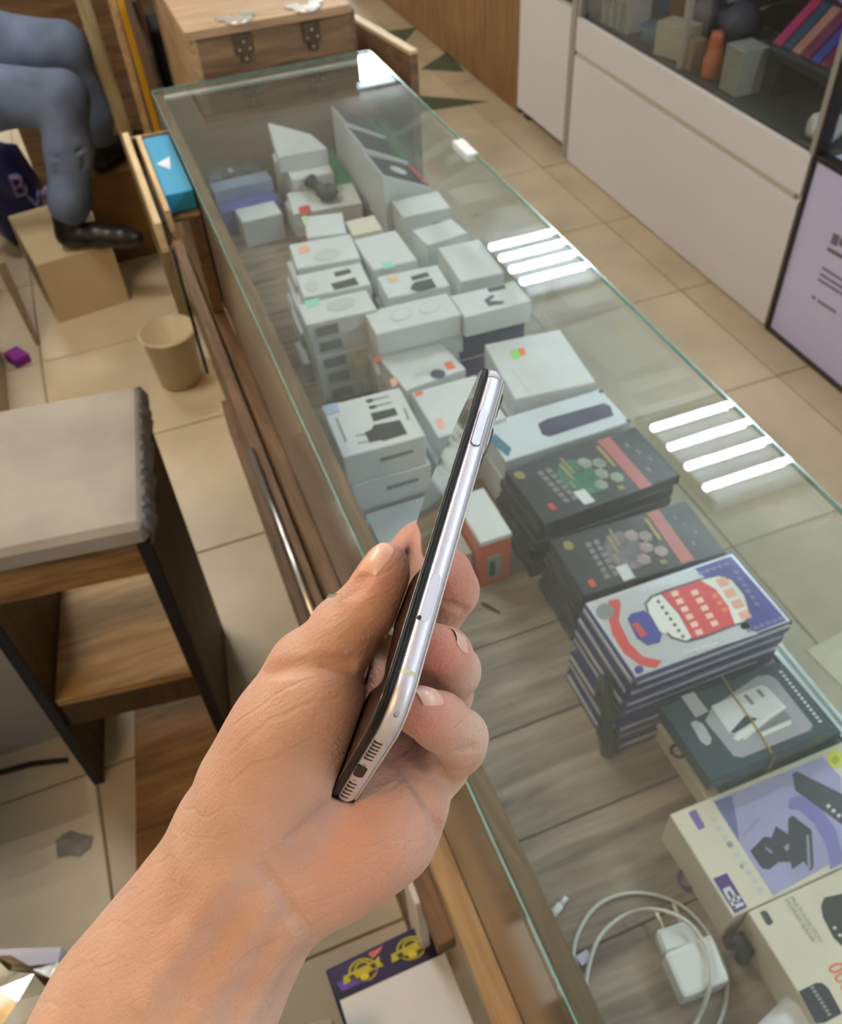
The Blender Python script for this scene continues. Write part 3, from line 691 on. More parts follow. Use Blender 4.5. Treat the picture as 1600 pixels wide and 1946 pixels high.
# --- white charger boxes by the rail
def icon_front(m, fx0, fx1, fz0, fz1, name='front_print'):
    def mk(o, k, c, a, b, z1, hh):
        if k == 0 and name == 'front_print': pass
        y0 = c[1] - b / 2
        MB().ax(c[0] - a / 2 + a * fx0, c[0] - a / 2 + a * fx1, y0 - .0022, y0 + .001, z1 - hh * fz1, z1 - hh * fz0, bev=0).build(name, m, o)
    return mk
M_PX = [(608, 768), (757, 735), (814, 828), (650, 875)]
mst = pile('charger_box', 'square white charger box, %s of the stack beside the rail', 'box', M_PX, .80, .0533, 3, ZS, [WHITE], 'white charger boxes by the rail', .003, size=(.120, .118),
           shifts=[(0, 0), (.004, -.004), (.006, .002)], mk=icon_front(mat('front_grey', (128, 134, 132), .5), .42, .82, .36, .46))
z = .80
prt(mst[0], 'label_print', [[(612, 772), (640, 765), (646, 782), (620, 790)]], z, mat('label_blue', (176, 186, 220), .45))
prt(mst[0], 'label_print', [[(637, 794), (641, 793), (660, 838), (655, 841)], [(766, 776), (770, 775), (779, 797), (774, 798)]], z, GREYINK)
prt(mst[0], 'picture', [[(704, 786), (750, 775), (756, 788), (710, 801)], [(693, 822), (706, 816), (710, 808), (760, 798), (774, 824), (728, 838), (724, 836), (702, 841)]], z, INK)
prt(mst[0], 'picture', [[(694, 761), (706, 757), (710, 762), (700, 766)], [(700, 773), (712, 769), (716, 774), (704, 778)]], z, INK)
prt(mst[0], 'picture', [[(708, 758), (738, 752), (739, 754), (709, 761)], [(714, 770), (744, 763), (745, 765), (715, 773)], [(676, 827), (694, 824), (694, 826), (676, 829)], [(680, 841), (700, 838), (700, 840), (680, 843)]], z, GREYINK)
nb = tag(MB().ax(.196, .310, .728, .858, ZS, .692).build('carton', [WHITE]), 'plain white box in front of the charger stack, half behind the thumb', 'box')
prt(nb, 'label_print', [[(693, 988), (702, 986), (704, 994), (695, 996)]], .692, mat('label_aqua', (150, 220, 210), .45))
ow = tag(MB().box((.304, .7555, ZS), (.074, .096, .094), 0, tops=1).build('carton', [mat('orange_card', (214, 96, 34), .45), WHITE]), 'tall box with orange sides and white top behind the fingers', 'box') if False else None
ob = empty('carton', (.30, .75, ZS), 'tall box with orange sides and white top behind the fingers', 'box')
ob.location = (.322, .752, ZS)
OC = mat('orange_card', (214, 96, 34), .45)
MB().box((.335, .752, ZS), (.046, .094, .086), 0).build('body', [OC], ob)
MB().box((.335, .752, .726), (.047, .095, .008), 0).build('lid', [WHITE], ob)
MB().ax(.322, .342, .7035, .7055, .655, .70, bev=0).build('picture', mat('picture_greyband', (140, 142, 138), .4), ob)
MB().ax(.325, .333, .7025, .7045, .66, .69, bev=0).build('picture', INK, ob)

# --- rear charger stacks with plug icons
F4 = [(562, 576), (697, 554), (714, 585), (585, 619)]
f4 = pile('charger_box', 'narrow white box with plug icon, %s of its stack', 'box', F4, .805, .033, 5, ZS, [WHITE], 'narrow boxes with plug icons', .005, size=(.120, .064),
          shifts=[(0, 0), (.003, .004), (.006, .001), (.008, .003), (.010, 0)], mk=icon_front(mat('icon_grey', (126, 130, 132), .5), .12, .42, .25, .78))
prt(f4[0], 'label_print', [[(578, 572), (606, 566), (610, 578), (584, 586)]], .805, mat('label_aqua', (150, 220, 210), .45))
prt(f4[0], 'oval_print', [[(648 + 28 * math.cos(t), 578 + 12 * math.sin(t) - 5 * math.cos(t)) for t in np.linspace(0, 6.28, 17)[:-1]]], .805, PALEINK)
F3 = [(563, 529), (690, 503), (710, 547), (580, 574)]
f3 = pile('charger_box', 'white charger box, black adapter print row, %s of its stack', 'box', F3, .803, .0326, 5, ZS, [WHITE], 'white boxes with black adapter print', .004, size=(.118, .075), shifts=[(0, .012), (-.012, .012), (-.018, .010), (-.010, .014), (-.022, .012)])
prt(f3[0], 'picture', [[(634, 518), (664, 511), (668, 518), (638, 526)], [(629, 540), (674, 527), (682, 540), (636, 551)]], .803, INK)
prt(f3[0], 'oval_print', [[(592 + 14 * math.cos(t), 544 + 10 * math.sin(t)) for t in np.linspace(0, 6.28, 13)[:-1]]], .803, PALEINK)
F1 = [(556, 466), (665, 448), (690, 496), (566, 522)]
f1 = pile('charger_box', 'white box, single pale oval row, %s of its stack', 'box', F1, .80, .032, 5, ZS, [WHITE], 'white boxes with pale oval print', .004, size=(.116, .09), shifts=[(0, .012), (-.008, .014), (-.014, .012), (-.02, .012), (-.012, .014)])
prt(f1[0], 'oval_print', [[(622 + 26 * math.cos(t), 484 + 11 * math.sin(t) - 4 * math.cos(t)) for t in np.linspace(0, 6.28, 15)[:-1]]], .80, PALEINK)
prt(f1[0], 'sticker', [[(566, 470), (584, 466), (590, 478), (570, 482)]], .80, PINK)
F2 = [(576, 409), (647, 404), (661, 443), (585, 454)]
f2 = carton('carton', 'small white box with green corner behind the oval print box', 'box', F2, .80, .03, WHITE, size=(.074, .082))
prt(f2, 'sticker', [[(573, 412), (584, 410), (588, 424), (577, 427)]], .80, mat('sticker_green', (190, 216, 180), .5))
for k in range(4):
    tag(MB().box((.345 + .006 * k, 1.508, ZS + .0325 * k), (.076, .086, .032), .03 * k).build('carton', [WHITE]), 'small white box, %s under the box with green corner' % ORD[3 - k], 'box', 'small white boxes under the green corner box')

# --- middle row
G = [(688, 590), (850, 558), (877, 597), (717, 637)]
g1 = pile('earphone_box', 'white box with two pale ovals, %s in the middle row', 'box', G, .80, .04, 4, ZS, [WHITE], 'white boxes with two pale ovals', .003, size=(.146, .07), shifts=[(0, 0), (.004, .006), (-.003, .004), (.002, .004)])
for cx, cy in ((762, 598), (816, 584)):
    pts = [(cx + 21 * math.cos(t), cy + 12 * math.sin(t) - 4 * math.cos(t)) for t in np.linspace(0, 6.28, 17)[:-1]]
    inn = [(cx + 18 * math.cos(t), cy + 10 * math.sin(t) - 3.4 * math.cos(t)) for t in np.linspace(0, 6.28, 17)[:-1]]
    prt(g1[0], 'oval_print', [pts], .80, PALEINK); prt(g1[0], 'oval_print', [inn], .8003, WHITE)
G2 = [(717, 532), (837, 506), (861, 548), (739, 572)]
g2 = pile('charger_box', 'middle white box, two-part adapter row, %s of its stack', 'box', G2, .80, .04, 4, ZS, [WHITE], 'middle boxes with two-part adapter print', .004, size=(.110, .072), shifts=[(0, .010), (-.006, .012), (.003, .012), (-.004, .012)])
prt(g2[0], 'picture', [[(780, 526), (812, 517), (817, 525), (784, 533)], [(782, 542), (790, 536), (820, 529), (830, 546), (796, 555), (780, 550)]], .80, INK)
prt(g2[0], 'sticker', [[(736, 526), (754, 522), (758, 532), (740, 537)]], .80, mat('sticker_peach', (238, 200, 160), .5))
G3 = [(677, 458), (755, 449), (803, 501), (712, 521)]
g3 = pile('carton', 'plain white box, aqua sticker row, %s of its stack', 'box', G3, .79, .05, 3, ZS, [WHITE], 'plain white boxes of the middle row', .004, size=(.084, .118), ang=.06, shifts=[(0, .016), (.003, .018), (-.003, .018)])
prt(g3[0], 'sticker', [[(724, 500), (744, 496), (750, 508), (730, 512)]], .79, mat('label_aqua', (150, 220, 210), .45))
G4 = [(661, 427), (716, 418), (741, 452), (683, 467)]
g4 = pile('carton', 'small cream box, %s at the far end of the middle row', 'box', G4, .785, .048, 3, ZS, [CREAM], 'small cream boxes of the middle row', .003, size=(.06, .06), shifts=[(0, .03), (.003, .03), (-.003, .03)])
# zip ties and little hooks between the stacks
hk = MB()
for k in range(4):
    a = at(668 + k * 2, 632 + k * 20, .74 - k * .012)
    hk.tube([a, a + [.012, -.012, 0], a + [.020, -.006, .004], a + [.022, .006, .0]], .003, 6)
tag(hk.build('cream_clips', mat('clip_cream', (206, 198, 172), .5), smooth=True), 'row of cream plastic clips between the white stacks', 'clips') if False else hk.bm.free()
for k in range(3):
    a = at(668 + k * 3, 640 + k * 24, .742 - k * .010)
    tag(MB().tube([a + [-.004, .004, 0], a + [.008, -.010, 0], a + [.018, -.008, .002], a + [.020, .004, 0]], .0032, 6).tube([a + [.006, -.006, -.0], a + [.006, -.006, ZS - a[2] + .001]], .0022, 6).build('hook_clip', mat('clip_cream', (206, 198, 172), .5), smooth=True), 'cream plastic hook clip, %s between the white stacks' % ['farthest', 'middle', 'nearest'][k], 'clip', 'cream hook clips')

# --- boxes along the front pane
H = [(857, 561), (980, 534), (1006, 568), (884, 608)]
h1 = carton('cable_box', 'white box with black cable print on the navy box', 'box', H, .80, .04, WHITE, size=(.118, .068))
prt(h1, 'picture', [[(925, 548), (958, 541), (962, 548), (930, 556)], [(920, 570), (936, 560), (940, 564), (930, 572), (958, 572), (956, 578), (928, 582)]], .80, INK)
tag(MB().box((.523, 1.166, .70), (.120, .072, .0598), .0).build('carton', [NAVY]), 'dark navy box under the cable print box', 'box')
tag(MB().box((.523, 1.166, ZS), (.122, .074, .0598), 0).build('carton', [WHITE]), 'white box lowest below the navy box', 'box')
H2b = [(835, 475), (915, 458), (966, 530), (888, 546)]
h2 = pile('carton', 'long plain white box, %s along the front pane', 'box', H2b, .795, .0387, 4, ZS, [WHITE], 'long white boxes along the pane', .003, size=(.08, .124), shifts=[(0, .016), (.003, .017), (-.002, .018), (.002, .018)])
H2 = [(785, 452), (872, 428), (903, 462), (835, 480)]
h3 = pile('carton', 'square plain white box, %s behind the long white boxes', 'box', H2, .785, .048, 3, ZS, [WHITE], 'square white boxes along the pane', .003, size=(.085, .064), shifts=[(0, .034), (.003, .034), (-.002, .034)])
D = [(755, 379), (844, 357), (865, 394), (780, 413)]
dbx = carton('carton', 'white box with small black logo near the phone boxes', 'box', D, .765, .05, WHITE, size=(.10, .076), xr=(.4, .611))
cD = rectfit(D, .765)[0]; cD[0] = min(cD[0], .561)
MB().ax(cD[0] + .008, cD[0] + .028, cD[1] - .0400, cD[1] - .0375, .73, .74, bev=0).build('front_print', INK, dbx)
tag(MB().box((cD[0], cD[1] + .001, ZS), (.096, .072, .0745), 0).build('carton', [WHITE]), 'white box lowest under the box with small logo', 'box')

# --- middle: watch box, plain box, white box with rainbow sticker, purple box
K1 = [(703, 676), (830, 639), (876, 704), (779, 743)]
k1 = carton('watch_box', 'white box with smartwatch print and orange stickers', 'box', K1, .752, .045, WHITE, size=(.108, .104), dx=.003)
prt(k1, 'picture', [[(832 + 15 * math.cos(t), 711 + 9 * math.sin(t)) for t in np.linspace(0, 6.28, 15)[:-1]]], .752, mat('watch_dark', (62, 64, 84), .4))
prt(k1, 'picture', [[(784, 711), (816, 703), (820, 712), (788, 718)]], .752, PALEINK)
prt(k1, 'sticker', [[(710, 682), (724, 677), (726, 684), (712, 689)], [(843, 690), (858, 686), (866, 700), (850, 703)]], .752, ORANGE)
prt(k1, 'sticker', [[(740, 722), (752, 716), (756, 730), (746, 736)]], .752, PINK)
K2 = [(779, 743), (905, 704), (960, 800), (838, 838)]
k2 = carton('carton', 'plain white box with one orange sticker beside the phone', 'box', K2, .75, .05, WHITE, size=(.110, .116), dy=.0)
prt(k2, 'sticker', [[(788, 746), (802, 742), (804, 750), (790, 754)]], .75, ORANGE)
prt(k2, 'sticker', [[(826, 798), (838, 793), (846, 812), (834, 816)]], .75, PINK)
tag(MB().box((.386, 1.095, ZS), (.112, .1, .0665), 0).build('carton', [WHITE]), 'white box lowest under the smartwatch box', 'box')
tag(MB().box((.383, .966, ZS), (.11, .12, .0595), 0).build('carton', [WHITE]), 'white box lowest under the one-sticker box', 'box')
J = [(922, 646), (1070, 628), (1142, 720), (987, 764)]
j1 = carton('carton', 'large white box with green and orange sticker behind the phone top', 'box', J, .755, .045, WHITE, size=(.132, .150), dx=-.002, xr=(.40, .611))
prt(j1, 'sticker', [[(968, 668), (984, 663), (990, 676), (984, 684), (974, 682)]], .755, mat('sticker_lime', (160, 232, 120), .45))
prt(j1, 'sticker', [[(984, 663), (996, 661), (1000, 674), (990, 678)]], .755, mat('sticker_orange', (244, 130, 70), .45))
prt(j1, 'characters', [quad(972 + k * 4.4, 702 + k * 6, 2, -1, 3, 4) for k in range(8)], .755, PALEINK)
tag(MB().box((.536, 1.005, ZS), (.13, .14, .0695), 0).build('carton', [WHITE]), 'white box lowest under the rainbow sticker box', 'box')
I = [(844, 649), (1005, 609), (1033, 635), (878, 704)]
pu = tag(MB().box((.487, 1.1045, ZS), (.078, .042, .062), 0).build('carton', [mat('purple_card', (74, 46, 112), .25, coat=.4)]), 'glossy purple box between the smartwatch and rainbow sticker boxes', 'box')
L = [(905, 800), (1140, 739), (1209, 803), (959, 882)]
l1 = carton('phone_case_box', 'pale blue box with dark glossy window picture', 'box', L, .745, .04, mat('pale_blue_card', (204, 216, 226), .35), size=(.205, .088), dx=.0, xr=(.395, .611))
prt(l1, 'picture', [[(1022, 806), (1040, 796), (1148, 766), (1160, 772), (1166, 790), (1044, 830), (1030, 826)]], .745, mat('window_navy', (58, 58, 98), .15, var=.5, scale=25, coat=.6))
prt(l1, 'picture', [[(926, 838), (940, 824), (972, 852), (966, 868)]], .745, mat('corner_teal', (38, 104, 130), .4))
prt(l1, 'picture', [[(1142 + 5 * math.cos(t), 744 + 4 * math.sin(t)) for t in np.linspace(0, 6.28, 8)[:-1]], [(1194 + 5 * math.cos(t), 800 + 4 * math.sin(t)) for t in np.linspace(0, 6.28, 8)[:-1]]], .7448, mat('hole_dark', (84, 92, 110), .4))
tag(MB().box((.503, .866, ZS), (.2, .084, .0645), 0).build('carton', [WHITE]), 'white box lowest under the pale blue window box', 'box')

# --- far group: dark-topped phone boxes, loose white boxes, blue boxes, bags
DTOP = mat('phone_top', (66, 72, 84), .3, var=.15, scale=20)
for k, (ya_, yb_, sh, lab) in enumerate(((1.886, 1.995, .03, 'farthest'), (1.742, 1.868, .03, 'middle'), (1.606, 1.718, .03, 'nearest'))):
    xl, xr_ = .510 - .006 * k, .6105; zl, zr, zb = .82, .757, .70
    V = [(xl, ya_, zb), (xr_, ya_ + sh, zb), (xr_, yb_ + sh, zb), (xl, yb_, zb), (xl, ya_, zl), (xr_, ya_ + sh, zr), (xr_, yb_ + sh, zr), (xl, yb_, zl)]
    b = MB(); fs = b._add(V, [(3, 2, 1, 0), (4, 5, 6, 7), (0, 1, 5, 4), (1, 2, 6, 5), (2, 3, 7, 6), (3, 0, 4, 7)])
    bx = b.build('phone_box', [WHITE]); tag(bx, 'white phone box with dark sloping lid, %s of the three by the pane' % lab, 'phone box', 'phone boxes with dark lids')
    d_ = .008; nn = Vector((zl - zr, 0, xr_ - xl)).normalized()
    top = [Vector((xl + .004, ya_ + d_, zl - .0025)), Vector((xr_ - .002, ya_ + sh + d_, zr + .001)), Vector((xr_ - .002, yb_ + sh - .003, zr + .001)), Vector((xl + .004, yb_ - .003, zl - .0025))]
    b = MB(); b._add([tuple(p) for p in top] + [tuple(p + nn * .0015) for p in top], [(3, 2, 1, 0), (4, 5, 6, 7), (0, 1, 5, 4), (1, 2, 6, 5), (2, 3, 7, 6), (3, 0, 4, 7)]); b.build('lid', DTOP, bx)
    sd = [top[1] + nn * .0016 - Vector((.012, 0, -.0075)), top[1] + nn * .0016, top[2] + nn * .0016, top[2] + nn * .0016 - Vector((.012, 0, -.0075))]
    b = MB(); b._add([tuple(p) for p in sd] + [tuple(p + nn * .0008) for p in sd], [(3, 2, 1, 0), (4, 5, 6, 7), (0, 1, 5, 4), (1, 2, 6, 5), (2, 3, 7, 6), (3, 0, 4, 7)]); b.build('side_strip', GREEN if k < 2 else RED, bx)
    if k == 2:
        c = (top[0] + top[1] + top[2] + top[3]) / 4 + nn * .0017; e_ = (top[1] - top[0]).normalized(); f_ = Vector((0, 1, 0))
        b = MB(); q = [c + e_ * .022 * math.cos(t) + f_ * .02 * math.sin(t) for t in np.linspace(0, 6.28, 13)[:-1]]
        vv = [b.bm.verts.new(p) for p in q]; b.bm.faces.new(vv); b.build('oval_print', WHITE, bx)
tag(MB().ax(.515, .610, 1.61, 2.02, ZS, .6995).build('carton', [WHITE]), 'long white box lowest under the dark-lid phone boxes', 'box')
tag(MB().box((.480, 1.90, ZS), (.034, .22, .075), -.08).build('carton', [GREEN]), 'narrow green box between the white and dark-lid phone boxes', 'box')
qt = [at(528, 300, .775), at(622, 282, .775), at(590, 255, .80), at(509, 233, .82)]
b = MB(); b._add([(p[0], p[1], p[2] - .0343) for p in qt] + [tuple(p) for p in qt], [(3, 2, 1, 0), (4, 5, 6, 7), (0, 1, 5, 4), (1, 2, 6, 5), (2, 3, 7, 6), (3, 0, 4, 7)])
tag(b.build('carton', [WHITE]), 'sloping plain white box at the far end of the counter', 'box')
tag(MB().box((.388, 1.968, ZS), (.07, .05, .10), -.15).build('carton', [WHITE]), 'white box lowest under the sloping box at the far end', 'box')
B2 = [(534, 303), (613, 291), (640, 328), (551, 348)]
tag(carton('carton', 'plain white box behind the black earbud case', 'box', B2, .74, .05, WHITE, size=(.095, .10)), None)
tag(MB().box((.39, 1.80, ZS), (.1, .11, .0495), 0).build('carton', [WHITE]), 'white box lowest behind the black earbud case', 'box')
wp = carton('carton', 'white box with pink and red corners under the earbud case', 'box', [(530, 357), (672, 336), (700, 388), (548, 412)], .715, .035, WHITE, size=(.15, .10), dy=-.01)
prt(wp, 'sticker', [[(566, 394), (588, 389), (592, 404), (570, 408)]], .715, RED)
tag(MB().box((.397, 1.66, ZS), (.14, .095, .0395), 0).build('carton', [mat('maroon_card', (104, 34, 44), .4)]), 'maroon box lowest under the earbud case', 'box')
eb = MB()
c1 = at(622, 366, .73); c2 = at(590, 345, .735)
eb.lathe([(.001, -.014), (.018, -.012), (.026, 0), (.022, .010), (.012, .015), (.001, .016)], c1, 16)
eb.lathe([(.001, -.016), (.010, -.012), (.013, 0), (.010, .012), (.001, .018)], c2, 12, rot=Matrix.Rotation(.7, 3, 'Y'))
eb.tube([c1, (c1 + c2) / 2, c2], .012, 8)
tag(eb.build('earbud_case', mat('case_black', (48, 52, 54), .3, var=.15), smooth=True), 'rounded black earbud case lying on the white boxes', 'earbud case')
Wp = [(443, 398), (524, 379), (536, 404), (458, 427)]
carton('carton', 'white box standing alone near the rail', 'box', Wp, .70, .06, WHITE, size=(.090, .066))
BLUEP = mat('blue_plastic', (150, 172, 204), .2, var=.2, scale=14, coat=.4)
for k, (y, zt, m, s) in enumerate(((1.925, .725, BLUEP, 'pale blue plastic box behind the lone white box, farther one'), (1.872, .70, mat('blue_box', (92, 102, 176), .35), 'violet blue box behind the lone white box, nearer one'))):
    tag(MB().box((.262, y, ZS), (.135, .048, zt - ZS), .03).build('carton', [m]), s, 'box', 'blue boxes at the far corner')
tag(MB().ax(.18, .325, 1.957, 2.025, ZS, .70).build('carton', [mat('slate_card', (96, 104, 116), .5)]), 'slate grey box under the clear bags at the far corner', 'box')
BAG = glass('bag_film', (.86, .9, .94), .12, dustcol=(150, 165, 180))
for k, (x, y, r) in enumerate(((.215, 1.990, .030), (.258, 1.992, .027), (.298, 1.995, .026))):
    bm = bmesh.new(); bmesh.ops.create_icosphere(bm, subdivisions=3, radius=r)
    for v in bm.verts:
        n = math.sin(v.co.x * 210 + k) * math.sin(v.co.y * 190 + 2 * k) * math.cos(v.co.z * 170); v.co *= 1 + .16 * n
        v.co.z = max(v.co.z * .8, -.48 * r)
    me = bpy.data.meshes.new('plastic_bag'); bm.to_mesh(me); bm.free(); me.transform(Matrix.Translation((x, y, ZS + .0605 + .62 * r * .8)))
    o = link('plastic_bag', me, None, [BAG], True)
    tag(o, ['clear crumpled plastic bag nearest the rail at the far corner', 'clear crumpled plastic bag in the middle at the far corner', 'clear crumpled plastic bag nearest the sloping white box'][k], 'plastic bag', 'clear bags at the far corner')
    tag(MB().box((x, y, ZS + .062), (r * .8, r * .6, r * .5), .4 * k).build('small_accessory', [INK if k else mat('accessory_grey', (110, 124, 140), .4)]), ['grey accessory inside the clear bag nearest the rail', 'dark accessory inside the middle clear bag', 'dark accessory inside the clear bag by the sloping box'][k], 'accessory', 'accessories in the clear bags')
# ------------------------------------------------------------------ far end: wooden chest with hinged lid
ch = empty('wooden_chest', (.42, 2.3, 0), 'brown wooden chest with hinged lid behind the counter end', 'chest')
MB().ax(.25, .60, 2.075, 2.095, 0, .978).build('front_board', W_BOARD, ch)
MB().ax(.235, .25, 2.075, 2.70, 0, .978).build('side_board', W_LIGHT, ch)
MB().ax(.60, .615, 2.095, 2.70, 0, .978).build('side_board', W_BOARD, ch)
MB().ax(.228, .60, 2.066, 2.70, .980, .998).build('lid', wood('lid_wood', (150, 122, 92), (190, 160, 126), axis=0, scale=5, stretch=9), ch)
for x in (.350, .505):
    h = MB()
    h.box((x, 2.088, .9985), (.062, .034, .003), .2).tube([(x - .022, 2.066, .998), (x + .022, 2.066, .998)], .004, 8)
    h.box((x - .026, 2.112, .9985), (.034, .028, .003), .1).box((x + .028, 2.116, .9985), (.034, .028, .003), -.2)
    hi = h.build('hinge', mat('hinge_plate', (204, 198, 184), .35, .6), ch)
    l = MB(); l.box((x, 2.0705, .935), (.04, .004, .042), 0).box((x, 2.0705, .918), (.022, .004, .02), 0)
    lf = l.build('lower_leaf', mat('hinge_rust', (92, 76, 62), .5, .5, var=.3, scale=40), hi)
    s_ = MB()
    for dx, dz in ((-.012, .945), (.012, .945), (0, .96), (0, .925)): s_.lathe([(.0032, 0), (.0026, .0015), (.0008, .002)], (x + dx, 2.0685, dz), 8, rot=Matrix.Rotation(math.pi / 2, 3, 'X'))
    s_.build('screw', STEEL, hi)
# side flap board beside the chest
fb = MB(); A_, B_ = aty(650, 24, 2.52), aty(786, 104, 2.10)
d = Vector(B_ - A_); d.z = 0; nrm = Vector((-d.y, d.x, 0)).normalized() * .011
V = []
for p in (A_, B_):
    for s in (-1, 1):
        for zz in (0, 1): V.append((p[0] + nrm.x * s, p[1] + nrm.y * s, (p[2] if zz else 0.0)))
fbo = pymesh('flap_board', V, [(0, 1, 3, 2), (4, 6, 7, 5), (0, 4, 5, 1), (2, 3, 7, 6), (1, 5, 7, 3), (0, 2, 6, 4)], None, W_BOARD)
tag(fbo, 'upright wooden flap board sloping beside the chest and green floor tiles', 'board')
MBt = MB(); q = [Vector(V[i]) for i in (1, 3, 7, 5)]; MBt._add([(v.x, v.y, v.z + .001) for v in q] + [(v.x, v.y, v.z + .010) for v in q], [(3, 2, 1, 0), (4, 5, 6, 7), (0, 1, 5, 4), (1, 2, 6, 5), (2, 3, 7, 6), (3, 0, 4, 7)])
MBt.build('top_edge', mat('pale_wood_edge', (206, 184, 148), .5, var=.1), fbo)

# ------------------------------------------------------------------ customer side: cabinets along the aisle
XC = 1.76
cw = empty('drawer_cabinet', (2.0, 2.42, 0), 'long white drawer cabinet with glass showcase above', 'cabinet')
MB().ax(XC, 2.25, 1.765, 3.085, 0, .52).build('body', CABWHITE, cw)
MB().ax(XC - .016, XC - .0005, 1.775, 3.075, .005, .404).build('drawer_front', CABWHITE, cw)
MB().ax(XC - .016, XC - .0005, 1.775, 3.075, .424, .535).build('drawer_front', CABWHITE, cw)
MB().ax(XC - .0125, XC - .0005, 1.80, 3.06, .4045, .4235).build('finger_groove', mat('groove_grey', (206, 198, 186), .5), cw)
MB().ax(XC, 2.25, 1.765, 3.085, .52, .536).build('showcase_floor', mat('showcase_floor', (70, 70, 66), .4), cw)
for y in (1.7785, 3.071): MB().ax(XC - .012, XC + .014, y - .012, y + .012, .536, 1.9).build('post', mat('post_grey', (176, 174, 170), .35, .3), cw)
MB().ax(XC + .004, XC + .008, 1.792, 3.058, .54, 1.88, bev=0).build('glass_front', GLASS_CAB, cw)
MB().ax(2.235, 2.25, 1.765, 3.085, .54, 1.9).build('back_panel', mat('showcase_back', (66, 64, 60), .5), cw)
MB().ax(XC + .14, 2.234, 1.80, 3.06, 1.30, 1.31, bev=0).build('glass_shelf', mat('smoked_shelf', (60, 66, 66), .1, spec=.7), cw)
MB().ax(XC, 2.25, 1.765, 3.085, 1.9, 1.92).build('top_board', CABWHITE, cw)
# goods in the showcase
def good(name, label, cat, px, size, m, z=.5365, rz=0, grp='goods in the glass showcase', bev=.002):
    c = at(*px, z); x = max(c[0], XC + .035 + size[0] / 2)
    return tag(MB().box((x, c[1], z), size, rz, bev=bev).build(name, [m] if not isinstance(m, list) else m), label, cat, grp)
SHW = mat('showcase_white', (190, 188, 178), .5, var=.1, scale=10)
good('carton', 'white box with grey stripes at the far corner of the showcase', 'box', (1150, 58), (.09, .16, .12), SHW)
for k in range(3):
    c = at(1150, 58, .5365); MB().ax(XC + .016, XC + .019, c[1] - .06 + k * .05, c[1] - .035 + k * .05, .545, .64, bev=0).build('stripe', GREYINK, [o for o in bpy.data.objects if o.get('label') == 'white box with grey stripes at the far corner of the showcase'][0])
c = at(1205, 88, .5365)
tag(MB().lathe([(.03, 0), (.05, .01), (.06, .05), (.055, .055), (.045, .02), (.02, .012)], (max(c[0] + .05, XC + .085), c[1], .5365), 16).build('bowl', mat('bowl_blue', (74, 118, 140), .4), smooth=True), 'blue bowl in the showcase between two white boxes', 'bowl', 'goods in the glass showcase')
good('carton', 'cream box leaning in the showcase beside the blue bowl', 'box', (1250, 112), (.08, .12, .10), mat('showcase_cream', (186, 182, 160), .5, var=.1), rz=.3)
good('carton', 'small brown and white box beside the slim white post', 'box', (1287, 135), (.05, .05, .09), mat('tan_card', (150, 124, 96), .5))
tag(MB().ax(XC + .02, XC + .04, 2.462, 2.482, .5365, 1.2).build('divider_post', mat('post_pale', (176, 170, 166), .4)), 'slim white divider post inside the showcase', 'post')
c = at(1328, 150, .5365)
tag(MB().lathe([(.028, 0), (.03, .004), (.03, .05), (.026, .055), (.022, .11), (.018, .13), (.001, .132)], (XC + .07, c[1], .5365), 14).build('bottle', [mat('bottle_orange', (204, 116, 72), .4)], smooth=True), 'orange bottle with pale cap in the showcase', 'bottle', 'goods in the glass showcase')
good('carton', 'grey white box with lid at the middle of the showcase', 'box', (1370, 180), (.09, .085, .13), mat('showcase_grey', (158, 158, 148), .5))
DG = mat('dark_bundle', (84, 86, 96), .5, var=.3, scale=14)
for k, (px, r) in enumerate((((1345, 60), .06), ((1402, 75), .07))):
    c = at(*px, .70); x = 1.98; y = aty(px[0], px[1], 2.5)[1]; y = atx(*px, x)[1]; zc = max(atx(*px, x)[2], .54 + r * 1.3)
    bm = bmesh.new(); bmesh.ops.create_icosphere(bm, subdivisions=2, radius=r)
    for v in bm.verts: v.co *= 1 + .22 * math.sin(v.co.x * 90 + k * 3) * math.cos(v.co.y * 80)
    me = bpy.data.meshes.new('bagged_cable'); bm.to_mesh(me); bm.free(); me.transform(Matrix.Translation((x, float(y), float(zc))))
    o = link('bagged_cable', me, None, [DG], True)
    MB().tube([(x, float(y), float(zc) + r * .5), (2.234, float(y), float(zc) + r * .8)], .004, 6).build('peg', STEEL, o)
    tag(o, ['grey bagged cable hanging beside the slim post', 'large grey bagged cable hanging in the middle', 'grey bagged cable hanging highest', 'grey bagged cable hanging nearest the phone cases'][k], 'bagged cable', 'bagged cables on pegs')
for k, (px, col) in enumerate((((1232, 15), (40, 70, 130)), ((1270, 40), (120, 66, 50)), ((1300, 12), (70, 70, 74)))):
    p = atx(*px, 2.05); p[1] = 2.985 - .125 * k; p[2] = max(p[2], .592)
    o = MB().box((2.05, p[1], p[2] - .05), (.05, .10, .10), .2).build('hanging_pack', [mat('pack_%d' % k, col, .4, var=.2)])
    MB().tube([(2.06, float(p[1]), float(p[2]) + .045), (2.234, float(p[1]), float(p[2]) + .045)], .003, 6).build('peg', STEEL, o)
    tag(o, ['blue hanging pack high in the showcase', 'rust red hanging pack in the showcase', 'dark hanging pack beside the rust red one'][k], 'pack', 'hanging packs in the showcase')
